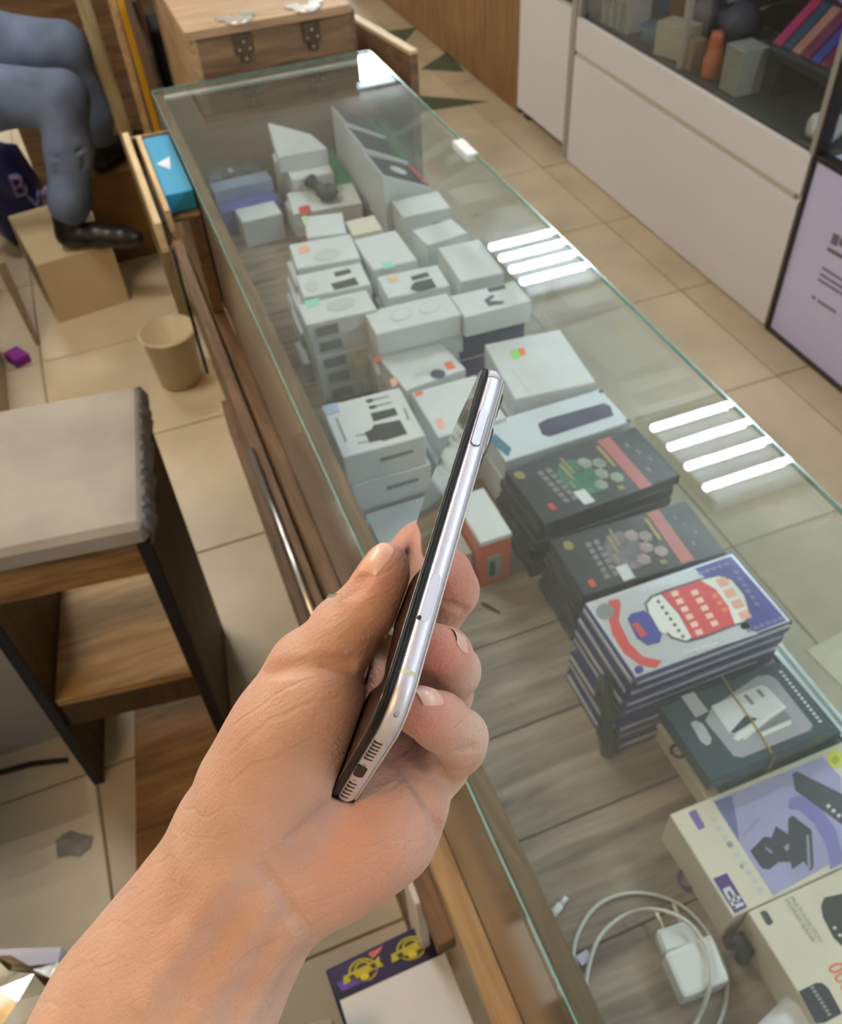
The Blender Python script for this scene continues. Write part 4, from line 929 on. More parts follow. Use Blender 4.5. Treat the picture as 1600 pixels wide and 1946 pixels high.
# sloping rack of coloured phone cases
rk = empty('case_rack', (1.95, 1.95, .62), 'dark sloping rack filled with colourful phone cases', 'rack')
a, b, c_, d_ = [atx(*p, X) for p, X in (((1462, 92), 1.86), ((1600, 190), 1.86), ((1600, -60), 2.10), ((1500, -40), 2.10))]
ya, yb = float(a[1]), 1.80; za, zt = float(a[2]), float(a[2]) + .22
pymesh('tray', [(1.86, ya, za), (1.86, yb, za), (2.10, yb, zt), (2.10, ya, zt), (1.86, ya, za - .02), (1.86, yb, za - .02), (2.10, yb, zt - .02), (2.10, ya, zt - .02)], [(3, 2, 1, 0), (4, 5, 6, 7), (0, 1, 5, 4), (1, 2, 6, 5), (2, 3, 7, 6), (3, 0, 4, 7)], rk, mat('rack_dark', (40, 42, 40), .4))
MB().ax(1.90, 2.06, ya - .02, ya - .005,   .5365, za + .02, bev=0).ax(1.90, 2.06, yb + .005, yb + .02, .5365, za + .02, bev=0).build('bracket', mat('rack_dark', (40, 42, 40), .4), rk)
CC = [(176, 40, 70), (44, 74, 76), (176, 120, 96), (110, 30, 60), (60, 60, 140), (110, 36, 40), (140, 120, 200), (150, 150, 128), (230, 96, 40)]
nC = 9; sl = Vector((.24, 0, zt - za)).normalized()
for r in range(2):
    for k in range(nC):
        y = ya - (k + .5) * (ya - yb) / nC; t0 = .015 + r * .16; p = Vector((1.86, y, za)) + sl * t0; q = p + sl * .145
        hw = (ya - yb) / nC * .42; nn = Vector((-sl.z, 0, sl.x)) * .008
        V = [(v.x + w_.x, yy, v.z + w_.z + .001) for w_ in (Vector((0, 0, 0)), nn) for v, yy in ((p, y - hw), (p, y + hw), (q, y + hw), (q, y - hw))]
        o = pymesh('phone_case', V, [(3, 2, 1, 0), (4, 5, 6, 7), (0, 1, 5, 4), (1, 2, 6, 5), (2, 3, 7, 6), (3, 0, 4, 7)], None, mat('case_%d' % ((k + r * 4) % 9), CC[(k + r * 4) % 9], .35))
        tag(o, '%s phone case in the %s row of the sloping rack' % (['crimson', 'dark teal', 'peach', 'maroon', 'indigo', 'brick red', 'violet', 'grey green', 'orange'][(k + r * 4) % 9], ['front', 'back'][r]), 'phone case', 'phone cases on the rack')
pp = MB(); c = at(1535, 272, .5365); 
bm = bmesh.new(); bmesh.ops.create_icosphere(bm, subdivisions=3, radius=.05)
for v in bm.verts: v.co *= 1 + .25 * math.sin(v.co.x * 80) * math.cos(v.co.y * 95 + 1); v.co.z = max(v.co.z * .7, -.03)
me = bpy.data.meshes.new('paper_wad'); bm.to_mesh(me); bm.free(); me.transform(Matrix.Translation((XC + .075, float(c[1]), .568)))
pp.bm.free(); tag(link('paper_wad', me, None, [mat('paper_white', (206, 204, 198), .7)], True), 'crumpled white paper at the near corner of the showcase', 'paper')
# blue lamp strip at the top of the divider
tag(MB().ax(XC + .05, XC + .065, 2.47, 2.485, .80, 1.2).build('light_strip', mat('uv_strip', (120, 96, 255), .4, emit=3)), 'glowing violet light strip behind the divider post', 'light strip')
# near advertising panel in a black frame
ap = empty('sign_panel', (XC, 1.2, 0), 'lilac white advertising panel in a thin black frame', 'sign')
MB().ax(XC - .012, 2.2, .30, 1.752, 0.012, .535).build('panel', mat('panel_lilac', (214, 212, 255), .4, var=.05, scale=2), ap)
MB().ax(XC - .02, XC + .02, 1.752, 1.7635, 0, 1.9).ax(XC - .02, XC + .0, .30, 1.752, .0, .012).ax(XC - .02, XC + .02, .30, 1.752, .535, .548).build('frame', mat('frame_black', (44, 40, 42), .4), ap)
MB().ax(XC + .004, XC + .008, .30, 1.752, .548, 1.88, bev=0).build('glass_front', GLASS_CAB, ap)
MB().ax(2.1, 2.2, .30, 1.752, .535, 1.9).build('back_panel', mat('showcase_cream', (186, 182, 160), .5, var=.1), ap)
TXT = mat('sign_text', (124, 112, 134), .5)
def side_text(px, poly): pass
tx = MB()
def stext(p, q, h):
    a, b = atx(*p, XC - .0125), atx(*q, XC - .0125)
    tx._add([(XC - .0125, a[1], a[2]), (XC - .0125, b[1], b[2]), (XC - .0125, b[1], b[2] + h), (XC - .0125, a[1], a[2] + h), (XC - .0135, a[1], a[2]), (XC - .0135, b[1], b[2]), (XC - .0135, b[1], b[2] + h), (XC - .0135, a[1], a[2] + h)], [(3, 2, 1, 0), (4, 5, 6, 7), (0, 1, 5, 4), (1, 2, 6, 5), (2, 3, 7, 6), (3, 0, 4, 7)])
for p, q, h in (((1578, 462), (1590, 468), .030), ((1594, 466), (1640, 488), .022), ((1572, 476), (1640, 514), .010), ((1562, 510), (1640, 560), .006), ((1558, 522), (1640, 574), .006), ((1554, 532), (1640, 586), .006), ((1543, 566), (1548, 569), .008), ((1553, 573), (1588, 596), .007)): stext(p, q, h)
tx.build('sign_text', TXT, ap)
# white locker with dark window, then planked cabinet
lk = empty('white_locker', (1.98, 3.35, 0), 'white locker on dark feet with a small dark window', 'cabinet')
MB().ax(XC + .012, 2.2, 3.105, 3.575, .04, 1.9).build('body', CABWHITE, lk)
MB().ax(XC - .004, XC + .012, 3.135, 3.57, .045, .545).build('door', CABWHITE, lk)
MB().ax(XC - .004, XC + .012, 3.135, 3.57, .56, 1.4).build('window', mat('dark_pane', (34, 40, 44), .1), lk)
MB().ax(XC - .012, XC + .012, 3.090, 3.128, .0, 1.9).build('post', mat('post_grey', (176, 174, 170), .35, .3), lk)
for y in (3.15, 3.53): MB().ax(XC + .02, XC + .06, y - .02, y + .02, 0, .04).build('foot', W_DARK, lk)
pc = empty('plank_cabinet', (2.05, 4.6, 0), 'tall cabinet clad in upright brown planks', 'cabinet')
MB().ax(XC + .03, 2.35, 3.60, 6.0, 0.0, 1.9).build('body', W_DARK, pc)
for k in range(20):
    y = 3.60 + k * .12; MB().ax(XC + .012, XC + .03, y + .0015, y + .1185, .01, 1.9).build('plank', W_CAB, pc)

# ------------------------------------------------------------------ seller's side: stool
so = Vector((-.117, .985, 0)); rz = math.radians(-7.5); RS = Matrix.Rotation(rz, 3, 'Z')
def sp(x, y, z): return tuple(so + RS @ Vector((x, y, z)))
stl = empty('stool', tuple(so + RS @ Vector((-.135, .16, 0))), 'wooden stool with grey padded top and lower shelf', 'stool')
def sbox(name, x0, x1, y0, y1, z0, z1, m, bev=.0015):
    return MB().box(sp((x0 + x1) / 2, (y0 + y1) / 2, z0), (x1 - x0, y1 - y0, z1 - z0), rz, 0, bev).build(name, m, stl)
FAB = mat('stool_cover', (160, 153, 142), .75, var=.2, scale=7, bump=.15)
tp = MB(); tp.box(sp(-.142, .162, .645), (.305, .348, .046), rz, 0, .010); tpo = tp.build('seat', FAB, stl)
fr = MB(); pts = []
for i in range(41):
    y = -.008 + .342 * i / 40; w_ = .004 * math.sin(i * 1.9) + .003 * math.sin(i * 3.7)
    pts.append((sp(.008 + w_, y, .686), sp(.016 + w_ * 1.6, y + .002, .664), sp(.011 + w_, y, .640)))
V = [v for t in pts for v in t] + [tuple(Vector(v) - RS @ Vector((.003, 0, 0))) for t in pts for v in t]
F = []
for i in range(40):
    for j in range(2):
        k = i * 3 + j; F += [(k, k + 3, k + 4, k + 1), (k + 123, k + 124, k + 127, k + 126)]
pymesh('cover_edge', V, F, stl, mat('cover_film', (160, 158, 158), .35, var=.3, scale=30), True)
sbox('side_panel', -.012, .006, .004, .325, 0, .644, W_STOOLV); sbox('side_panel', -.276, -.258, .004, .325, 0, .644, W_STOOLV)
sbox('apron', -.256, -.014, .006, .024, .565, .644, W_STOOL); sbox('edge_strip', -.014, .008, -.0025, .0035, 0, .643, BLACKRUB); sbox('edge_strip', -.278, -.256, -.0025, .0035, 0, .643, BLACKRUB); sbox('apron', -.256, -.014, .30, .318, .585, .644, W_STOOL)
sbox('shelf', -.256, -.014, .006, .322, .272, .290, wood('stool_shelf_lit', (150, 116, 68), (214, 180, 128), axis=0, scale=4, stretch=9, rough=.55)); sbox('shelf_rail', -.256, -.014, .008, .026, .205, .270, W_STOOLV)  # shelf wood lightened to paint in the bright light falling on it
fb2 = MB().box((-.235, .80, .0), (.20, .70, .014), rz, 0).build('floor_plank', W_STOOL)
tag(fb2, 'brown wooden board lying on the floor under the stool', 'board')
# ------------------------------------------------------------------ seated person
def person():
    p = empty('person', (-.45, 2.95, 0), 'seated person in blue jeans and black shoes, foot on a carton', 'person')
    Fd = Field((-.95, 2.45, .10), (.35, 3.65, 1.05), .0085)
    N = lambda *a: np.array(a, float)
    Fd.chain([(N(-.60, 3.02, .64), .125), (N(-.30, 2.96, .665), .095), (N(-.075, 2.90, .640), .073)], .03)        # near thigh
    Fd.chain([(N(-.075, 2.90, .640), .071), (N(-.105, 2.875, .50), .068), (N(-.150, 2.84, .37), .060), (N(-.158, 2.835, .345), .060)], .03)
    Fd.chain([(N(-.60, 3.16, .68), .125), (N(-.25, 3.16, .74), .098), (N(-.035, 3.13, .70), .078)], .03)        # far thigh
    Fd.chain([(N(-.035, 3.13, .70), .074), (N(-.01, 3.13, .50), .066), (N(-.02, 3.13, .44), .060)], .03)
    Fd.chain([(N(-.66, 3.09, .66), .16), (N(-.70, 3.09, .80), .16)], .05)
    for z_ in (.455, .475, .50, .30): Fd.cone(N(-.20, 2.82, z_), N(.04, 2.81, z_ + .03), .006, .006, .010, sub=True)
    V, Q = Fd.mesh(); o = pymesh('jeans', V, Q, p, mat('denim', (106, 122, 152), .8, var=.5, scale=7, bump=.3), True)
    Ft = Field((-1.0, 2.85, .70), (-.45, 3.35, 1.55), .012)
    Ft.chain([(N(-.72, 3.09, .86), .16), (N(-.76, 3.09, 1.2), .17), (N(-.78, 3.09, 1.36), .12)], .05)
    V, Q = Ft.mesh(); pymesh('jacket', V, Q, p, mat('jacket', (70, 66, 62), .8, var=.2), True)
    for k, (hx, hy, hz, a) in enumerate(((-.185, 2.832, .2165, -.43), (-.03, 3.12, .3195, .75))):
        Fs = Field((hx - .12, hy - .16, hz - .03), (hx + .30, hy + .16, hz + .16), .005)
        dv = N(math.cos(a), math.sin(a), 0)
        b0 = N(hx, hy, hz)
        Fs.chain([(b0 + N(0, 0, .042), .040), (b0 + dv * .09 + N(0, 0, .038), .038), (b0 + dv * .17 + N(0, 0, .030), .032), (b0 + dv * .215 + N(0, 0, .026), .024)], .02)
        Fs.chain([(b0 + N(0, 0, .05), .042), (b0 + N(.004, 0, .10), .042)], .02)
        V, Q = Fs.mesh(); V[:, 2] = np.maximum(V[:, 2], hz); pymesh('shoe', V, Q, p, mat('shoe_leather', (22, 21, 21), .35, var=.2), True)
    return p
# ------------------------------------------------------------------ clutter on the seller's side
cbx = MB().box((-.227, 2.982, 0), (.245, .40, .215), .17).build('carton', [CARDBOARD])
tag(cbx, 'plain beige carton under the black shoe of the seated person', 'carton')
tag(MB().box((-.005, 3.22, 0), (.21, .28, .318), .05).build('carton', [mat('brown_carton', (128, 98, 58), .8, var=.15)]), 'brown carton under the far black shoe', 'carton')
bt = empty('bench', (-.75, 3.1, 0), 'low wooden bench the person sits on', 'bench')
MB().ax(-1.1, -.48, 2.85, 3.35, .455, .483).build('seat', W_BROWN, bt)
for x in (-1.05, -.53):
    for y in (2.9, 3.3): MB().ax(x - .02, x + .02, y - .02, y + .02, 0, .455).build('leg', W_BROWN, bt)
# blue bag
def blob(name, c, size, m, label, cat, amp=.12, seed=0, crinkle=0):
    bm = bmesh.new(); bmesh.ops.create_icosphere(bm, subdivisions=3, radius=1)
    for v in bm.verts:
        v.co *= 1 + amp * math.sin(v.co.x * 5 + seed) * math.cos(v.co.y * 6 + seed) + amp * .6 * math.sin(v.co.z * 9 + seed) + crinkle * random.uniform(-1, 1)
        v.co.x *= size[0] / 2; v.co.y *= size[1] / 2; v.co.z = max(v.co.z, -.85) * size[2] / 2
    z0 = min(v.co.z for v in bm.verts)
    me = bpy.data.meshes.new(name); bm.to_mesh(me); bm.free(); me.transform(Matrix.Translation((c[0], c[1], c[2] - z0)))
    return tag(link(name, me, None, [m], not crinkle), label, cat)
bag = blob('shopping_bag', (-.37, 3.42, 0), (.22, .22, .40), mat('bag_blue', (28, 36, 98), .4, var=.5, scale=12), 'dark blue plastic shopping bag behind the carton', 'bag', .1, 1)
blob('cloth_bundle', (-.52, 3.62, 0), (.26, .2, .52), mat('cloth_red', (150, 40, 44), .7, var=.2), 'red cloth bundle behind the blue bag', 'cloth', .12, 3)
for body, px, k in (('B', (26, 372), .10), ('VS', (60, 396), .075)):
    cu = bpy.data.curves.new('lettering', 'FONT'); cu.body = body; cu.extrude = .02; cu.size = k
    to = bpy.data.objects.new('lettering', cu); COL.objects.link(to); bpy.context.view_layer.update()
    me = bpy.data.meshes.new_from_object(to.evaluated_get(bpy.context.evaluated_depsgraph_get())); bpy.data.objects.remove(to); bpy.data.curves.remove(cu)
    p = aty(*px, 3.325); me.transform(Matrix.Translation([float(v) for v in p]) @ Matrix.Rotation(math.pi / 2, 4, 'X'))
    link('lettering', me, bag, [mat('bag_print', (120, 118, 168), .5)])
tag(MB().box((-.62, 2.88, .0), (.018, .62, .30), .02, 0).build('leaning_board', W_LIGHT) if False else MB().box((-.425, 2.88, 0), (.016, .44, .30), .17).build('upright_board', wood('grey_plank', (120, 108, 88), (160, 146, 120), axis=1)), 'thin upright grey board standing beside the beige carton', 'board')
tag(MB().box((-.452, 2.60, 0), (.05, .07, .03), .5).build('violet_packet', [mat('violet', (142, 28, 160), .4)]), 'bright violet packet on the floor by the stool', 'packet')
tag(MB().ax(-.95, -.495, 2.0, 2.62, 0, .30).build('storage_box', [mat('storage_cream', (190, 178, 152), .6, var=.08)]), 'cream storage box at the picture edge behind the stool', 'box')
# drawer pulled open with a blue box in it
dr = empty('open_drawer', (.06, 1.66, .70), 'narrow open drawer with pale wooden rims beside the counter', 'drawer')
PALE = wood('pale_rim', (180, 152, 106), (220, 196, 150), axis=1, scale=5, stretch=10)
MB().ax(.040, .052, 1.45, 1.86, .845, .90).build('front', PALE, dr)
MB().ax(.052, .1285, 1.55, 1.86, .845, .851).ax(.052, .1285, 1.848, 1.86, .851, .89).build('tray', W_BROWN, dr)
MB().ax(.064, .074, 1.50, 1.846, .852, .895).build('divider', PALE, dr)
MB().ax(.105, .1285, 1.56, 1.84, .641, .844).build('runner_box', W_BROWN, dr)
bb = tag(MB().ax(.0755, .127, 1.575, 1.846, .852, .887).build('blue_box', [mat('cyan_card', (40, 146, 190), .45)]), 'bright blue box with white triangle inside the open drawer', 'box')
q_ = [(298, 312), (322, 298), (324, 322)]
b = MB(); b.prism([at(x, y, .887)[:2] for x, y in q_], .8868, .8876); b.build('triangle_print', WHITE, bb)
# tall boards, spirit level, cupboard and tool case at the far corner of the seller's side
tag(MB().box((.085, 2.62, 0), (.035, .05, 1.25), 0, rot=Matrix.Rotation(-.03, 3, 'Y')).build('timber_post', wood('grey_timber', (112, 98, 70), (160, 146, 112), axis=2)), 'tall grey timber post leaning by the chest', 'post')
tag(MB().box((.128, 2.66, 0), (.018, .03, 1.1), 0).build('timber_batten', PALE), 'thin pale batten standing beside the grey timber post', 'batten')
tag(MB().box((.165, 2.60, 0), (.016, .03, 1.15), 0, rot=Matrix.Rotation(-.02, 3, 'Y')).build('spirit_level', mat('level_yellow', (190, 146, 20), .4)), 'yellow spirit level standing among the boards', 'spirit level')
cp = empty('tool_cupboard', (.05, 3.4, 0), 'open brown plywood cupboard behind the chest', 'cupboard')
MB().ax(-.30, .60, 3.85, 3.87, 0, 1.5).build('back_board', W_BOARD, cp)
MB().ax(.19, .205, 2.72, 3.85, 0, 1.3).build('side_board', W_BROWN, cp)
MB().ax(.205, .60, 2.80, 3.85, .60, .62).build('shelf', W_BROWN, cp)
tc = empty('tool_case', (.285, 2.86, .62), 'black tool case with a yellow latch on the plywood shelf', 'tool case')
MB().ax(.222, .36, 2.82, 2.98, .621, .80, bev=.008).build('body', mat('case_dark', (40, 42, 44), .5), tc)
MB().ax(.262, .315, 2.812, 2.821, .715, .765, bev=.002).build('latch', mat('latch_yellow', (206, 164, 16), .4), tc)
tag(MB().lathe([(.07, 0), (.075, .01), (.075, .05), (.065, .06), (.02, .062)], (.30, 3.2, .621), 20).build('round_tin', mat('tin_brown', (112, 84, 52), .4), smooth=True), 'round brown tin on the plywood shelf', 'tin')
k_ = MB(); k_.tube(spline([aty(252, 0, 2.50), aty(265, 40, 2.50), aty(286, 90, 2.48), aty(296, 130, 2.46), (.20, 2.44, .60), (.19, 2.42, .30), (.19, 2.40, .006)], 5), .006, 6)
tag(k_.build('power_cord', BLACKRUB, smooth=True), 'black power cord hanging down by the cupboard', 'cord')
# bucket, hanging cord loop, handle
bk = empty('bucket', (.02, 2.30, 0), 'translucent plastic bucket on the floor against the counter', 'bucket')
bkm = MB(); prof = [(.062, .003), (.078, .17), (.082, .172), (.082, .18), (.076, .18), (.060, .006)]
bkm.lathe(prof, (.012, 2.28, 0), 24); bkm.build('body', mat('bucket_plastic', (200, 186, 152), .3, var=.12), bk)
MB().tube([(.012 + .082 * math.cos(t), 2.28 + .082 * math.sin(t), .176) for t in np.linspace(0, 6.28, 25)[:-1]], .004, 6, closed=True).build('rim', mat('bucket_plastic', (172, 156, 118), .3, var=.12), bk)
lp = MB(); pts = [aty(388, 560, 2.0), aty(392, 620, 2.0), aty(393, 670, 2.0), aty(402, 706, 2.0), aty(416, 690, 2.0), aty(424, 660, 2.0), aty(418, 610, 2.0), aty(400, 560, 2.0)]
pts = [np.array([min(p[0], .08), p[1], p[2]]) for p in pts]
lp.tube(spline(pts, 4), .005, 6)
lp.tube([pts[0], (.08, 1.99, .57)], .005, 6)
tag(lp.build('cord_loop', BLACKRUB, smooth=True), 'dark cord loop hanging on the counter side above the bucket', 'cord')
rg = MB(); c = at(298, 420, 0)
rg.tube([(c[0] + .022 + .026 * math.cos(t), c[1] + .07 * math.sin(t), .012) for t in np.linspace(0, 6.28, 19)[:-1]], .012, 8, closed=True)
tag(rg.build('tape_roll', mat('tape_white', (206, 202, 206), .4), smooth=True), 'white oval plastic ring on the floor near the open drawer', 'ring')
# near floor: pale carton, foil bag, emblem box with paper, grey mesh box
tag(MB().box((-.465, .30, 0), (.29, .34, .70), -.35).build('carton', [mat('lilac_carton', (176, 172, 182), .6, var=.05)]), 'tall pale lilac carton at the lower corner', 'carton')

PALEG = mat('pale_grey_side', (190, 188, 182), .5, var=.04)
tag(MB().ax(-1.15, -.40, 1.16, 1.75, 0, .60).build('side_cabinet', [PALEG]), 'pale grey cabinet standing behind the stool', 'cabinet')
tag(MB().ax(-1.25, -.66, .0, 1.12, 0, .75).build('shade_block', [PALEG]) if False else MB().ax(-1.25, -.70, -.2, 1.14, 0, 1.05).build('side_cabinet', [PALEG]), 'tall pale grey block added out of view to shade the floor', 'cabinet')  # unseen block added to keep lamp light off the floor by the stool
pn = person()
foil = mat('foil', (222, 216, 196), .22, 1, var=.4, scale=25, bump=.6)
fc = at(18, 1932, .74)
blob('foil_bag', (fc[0] - .02, fc[1] - .01, .701), (.16, .13, .10), foil, 'crinkled silver and gold foil bag on the pale carton', 'foil bag', .16, 2, .09)
# emblem box below the ledge, a sheet of white paper on it
cr = empty('crate', (.03, .22, 0), 'open wooden crate on the floor under the counter edge', 'crate')
MB().ax(-.10, .088, .05, .42, .0, .02).ax(-.10, -.088, .05, .42, .02, .40).ax(.076, .088, .05, .42, .02, .40).ax(-.088, .076, .05, .062, .02, .40).ax(-.088, .076, .408, .42, .02, .40).build('body', W_BROWN, cr) if False else None
bpy.data.objects.remove(cr)
ZE = .45
E_PX = [(617, 1838), (812, 1755), (905, 1946), (690, 2060)]
cE, aE, bE, tE = rectfit(E_PX, ZE)
em = tag(MB().box((cE[0], cE[1], 0), (aE, bE, ZE), tE, 0, .002).build('carton', [mat('space_print', (52, 44, 96), .35, var=.8, scale=9)]), 'tall dark blue box with two gold emblems under the ledge', 'box')
GOLD = mat('gold_print', (188, 178, 60), .35, .3)
def ring_px(cx, cy, r, n=20): return [(cx + r * math.cos(t), cy + r * .82 * math.sin(t) - .12 * r * math.cos(t)) for t in np.linspace(0, 2 * math.pi, n + 1)[:-1]]
for cx, cy in ((690, 1844), (781, 1802)):
    prt(em, 'emblem', [ring_px(cx, cy, 28)], ZE, GOLD); prt(em, 'emblem', [ring_px(cx, cy, 24)], ZE + .0003, mat('emblem_dark', (64, 62, 44), .4))
    prt(em, 'emblem', [ring_px(cx, cy - 4, 17)], ZE + .0006, GOLD); prt(em, 'emblem', [ring_px(cx, cy - 4, 13)], ZE + .0009, mat('emblem_dark', (64, 62, 44), .4))
    prt(em, 'emblem', [[(cx - 38, cy + 12), (cx + 22, cy - 18), (cx + 30, cy - 28), (cx + 32, cy - 16), (cx + 40, cy - 8), (cx + 26, cy - 4), (cx - 24, cy + 22), (cx - 36, cy + 28)]], ZE + .0012, GOLD)
    prt(em, 'emblem', [quad(cx - 28, cy + 12, 10, -5, 6, 8), quad(cx + 12, cy - 10, 9, -5, 6, 8)], ZE + .0015, mat('emblem_dark', (64, 62, 44), .4))
    prt(em, 'emblem', [ring_px(cx + 3, cy + 12, 9, 8)], ZE + .0018, mat('gold_bright', (216, 196, 60), .35, .3))
prt(em, 'streak', [[(640, 1868), (690, 1850), (720, 1842), (700, 1862), (650, 1884)]], ZE + .0001, mat('streak_violet', (98, 76, 190), .35))
prt(em, 'streak', [[(700, 1812), (722, 1800), (728, 1794), (722, 1808), (708, 1822)]], ZE + .0001, mat('streak_pink', (214, 120, 100), .35))
pa = MB(); pa.prism([at(x, y, ZE + .004)[:2] for x, y in ((646, 1902), (845, 1812), (905, 1960), (700, 2080))], ZE + .0025, ZE + .005)
tag(pa.build('paper_sheet', mat('paper_cool', (222, 228, 236), .6, var=.04, scale=4)), 'blank white paper sheet lying on the emblem box', 'paper')
gm = MB().box(tuple(np.array([*(at(560, 2000, .55)[:2]), 0])), (.085, .05, .55), -.20).build('mesh_box', [mat('mesh_grey', (160, 154, 144), .7, var=.25, scale=160)])
tag(gm, 'grey perforated box at the lower edge beside the wrist', 'box')
tag(MB().box((.082, .375, 0), (.012, .05, .60), 0).build('white_trim', [mat('chipped_white', (214, 208, 204), .6, var=.1)]), 'white chipped trim board standing at the ledge end', 'trim')

c = at(1582, 1258, 0)
tag(MB().box((c[0] + .03, c[1], 0), (.12, .10, .004), .1, bev=.001).build('price_card', [mat('card_cream', (226, 216, 186), .6)]), 'pale cream card lying on the aisle floor beyond the glass', 'card')
tag(MB().tube([at(916, 1146, ZS + .002), at(930, 1153, ZS + .002), at(950, 1164, ZS + .002)], [.0018, .0024, .0012], 6).build('screw', mat('screw_dark', (50, 46, 44), .4)), 'small dark screw on the shelf near the fingers', 'screw')
tag(MB().tube(spline([at(-60, 1478, .006), at(0, 1468, .006), at(60, 1452, .006), at(128, 1444, .006)], 5), .006, 6).build('floor_cord', BLACKRUB, smooth=True), 'black cord on the floor at the foot of the pale cabinet', 'cord')
sc = MB(); sc.prism([at(x, y, 0)[:2] for x, y in ((110, 1630), (106, 1598), (120, 1586), (136, 1578), (150, 1584), (178, 1590), (172, 1612), (152, 1628), (130, 1626))], .0002, .0022)
tag(sc.build('paper_scrap', mat('scrap_grey', (150, 146, 140), .6, var=.3, scale=30)), 'torn grey paper scrap on the floor below the stool', 'paper scrap')
# ------------------------------------------------------------------ smartphone
def phone():
    B, u, v, W_ = phone_frame()
    toW = lambda p: p @ RC + CAM
    Lp, Wd, Tk, RR = .144, .0714, .0081, .0125
    O = toW(B + u * Lp / 2 + W_ * Wd / 2); U, Vv, Wv = u @ RC, v @ RC, W_ @ RC       # axes in the room
    ph = empty('smartphone', tuple(O), 'silver smartphone held upright, edge towards the viewer', 'smartphone')
    def P(w_, l, t): return O + Wv * w_ + U * l + Vv * t          # centred coordinates
    def outline(ins, n=9):
        hw, hl, r = Wd / 2 - ins, Lp / 2 - ins, max(RR - ins, .002); q = []
        for sx, sy, a0 in ((1, 1, 0), (-1, 1, 90), (-1, -1, 180), (1, -1, 270)):
            for k in range(n):
                a = math.radians(a0 + 90 * k / (n - 1)); q.append((sx * (hw - r) + r * math.cos(a), sy * (hl - r) + r * math.sin(a)))
        return q
    def shell(name, prof, m, capa=True, capb=True, smooth=True):
        V, F = [], []; n = len(outline(0))
        for ins, t in prof: V += [P(x, y, t) for x, y in outline(ins)]
        for k in range(len(prof) - 1):
            for i in range(n): F.append((k * n + i, k * n + (i + 1) % n, (k + 1) * n + (i + 1) % n, (k + 1) * n + i))
        if capa: F.append(tuple(range(n))[::-1])
        if capb: F.append(tuple((len(prof) - 1) * n + i for i in range(n)))
        o = pymesh(name, V, F, ph, m, False)
        bm = bmesh.new(); bm.from_mesh(o.data); bmesh.ops.recalc_face_normals(bm, faces=bm.faces[:]); bm.to_mesh(o.data); bm.free()
        if smooth:
            for p in o.data.polygons: p.use_smooth = len(p.vertices) == 4
        return o
    SIL = mat('silver_frame', (222, 222, 236), .46, .7, var=.02, scale=60)
    h = .0030
    prof = [(.0022 * abs(math.sin(a)) ** 3.2, h * math.sin(a) - .0007) for a in np.linspace(-math.pi / 2, math.pi / 2, 13)]
    fr = shell('frame', prof, SIL)
    SCR = mat('screen_glass', (12, 12, 14), .05, 0, spec=.7, coat=1.)
    shell('bezel', [(.0018, .0018), (.0004, .0021), (.0004, .0034), (.0009, .0038), (.0016, .0039)], mat('bezel_black', (10, 10, 11), .45, spec=.3))
    scn = shell('screen', [(.0014, .0036), (.0013, .0040), (.0019, .0041)], SCR)
    shell('back_glass', [(.0022, -.0041), (.0012, -.0039), (.0012, -.0036), (.0020, -.0033)], mat('back_glass', (214, 214, 212), .25, 0, coat=.5))
    # camera lenses on the back, near the power-button side
    for wx, ly in ((-.0245, .056), (-.0245, .0385), (-.011, .047)):
        c = P(wx, ly, -.0040); R3 = Matrix((Wv, U, -Vv)).transposed()
        MB().lathe([(.0078, 0), (.0078, .0012), (.0070, .0019), (.0062, .0019), (.0058, .0013), (.0001, .0013)], c, 20, rot=R3).build('camera_lens', mat('lens_ring', (120, 122, 128), .2, 1.), ph)
    c = P(-.019, .047, -.0041); R3 = Matrix((Wv, U, -Vv)).transposed()
    MB().box(c, (.029, .031, .0009), 0, 0, .0006, rot=R3).build('camera_plate', mat('back_glass', (214, 214, 212), .25, 0, coat=.5), ph)
    def hit(x, y, plane):    # pixel -> centred coordinates on the near side (w = -Wd/2) or the bottom (l = -Lp/2)
        r = np.array([(x - 800) / FPX, (y - 973) / FPX, 1.]); n_, off = (W_, 0.) if plane == 'side' else (u, 0.)
        t = (B @ n_) / (r @ n_); p = r * t - B
        return p @ W_ - Wd / 2, p @ u - Lp / 2, p @ v
    def pill(name, a, b, r, depth, m, plane='side', hole=False, n=6, width=None):
        """rounded bar between two centred points lying on the side or the bottom face"""
        ax_ = np.array([b[1] - a[1], b[2] - a[2]]) if plane == 'side' else np.array([b[0] - a[0], b[2] - a[2]])
        L_ = np.linalg.norm(ax_) + 1e-9; ax_ = ax_ / L_; pr = np.array([-ax_[1], ax_[0]]); q = []
        ca = np.array([a[1], a[2]]) if plane == 'side' else np.array([a[0], a[2]]); cb_ = ca + ax_ * L_
        for k in range(2 * n + 2):
            if k <= n: an = math.pi / 2 - math.pi * k / n; q.append(cb_ + (ax_ * math.cos(an) + pr * math.sin(an)) * r)
            else: an = -math.pi / 2 - math.pi * (k - n - 1) / n; q.append(ca + (ax_ * math.cos(an) + pr * math.sin(an)) * r)
        V = []
        for dd in (-.0008, depth):
            for p in q:
                V.append(P(-Wd / 2 - dd, p[0], p[1]) if plane == 'side' else P(p[0], -Lp / 2 - dd, p[1]))
        m_ = len(q); F = [tuple(range(m_))[::-1], tuple(range(m_, 2 * m_))] + [(i, (i + 1) % m_, m_ + (i + 1) % m_, m_ + i) for i in range(m_)]
        o = pymesh(name, V, F, ph, m)
        bm = bmesh.new(); bm.from_mesh(o.data); bmesh.ops.recalc_face_normals(bm, faces=bm.faces[:]); bm.to_mesh(o.data); bm.free(); return o
    a, b = hit(926, 788, 'side'), hit(906, 842, 'side')
    GAP = mat('button_gap', (70, 70, 74), .5)
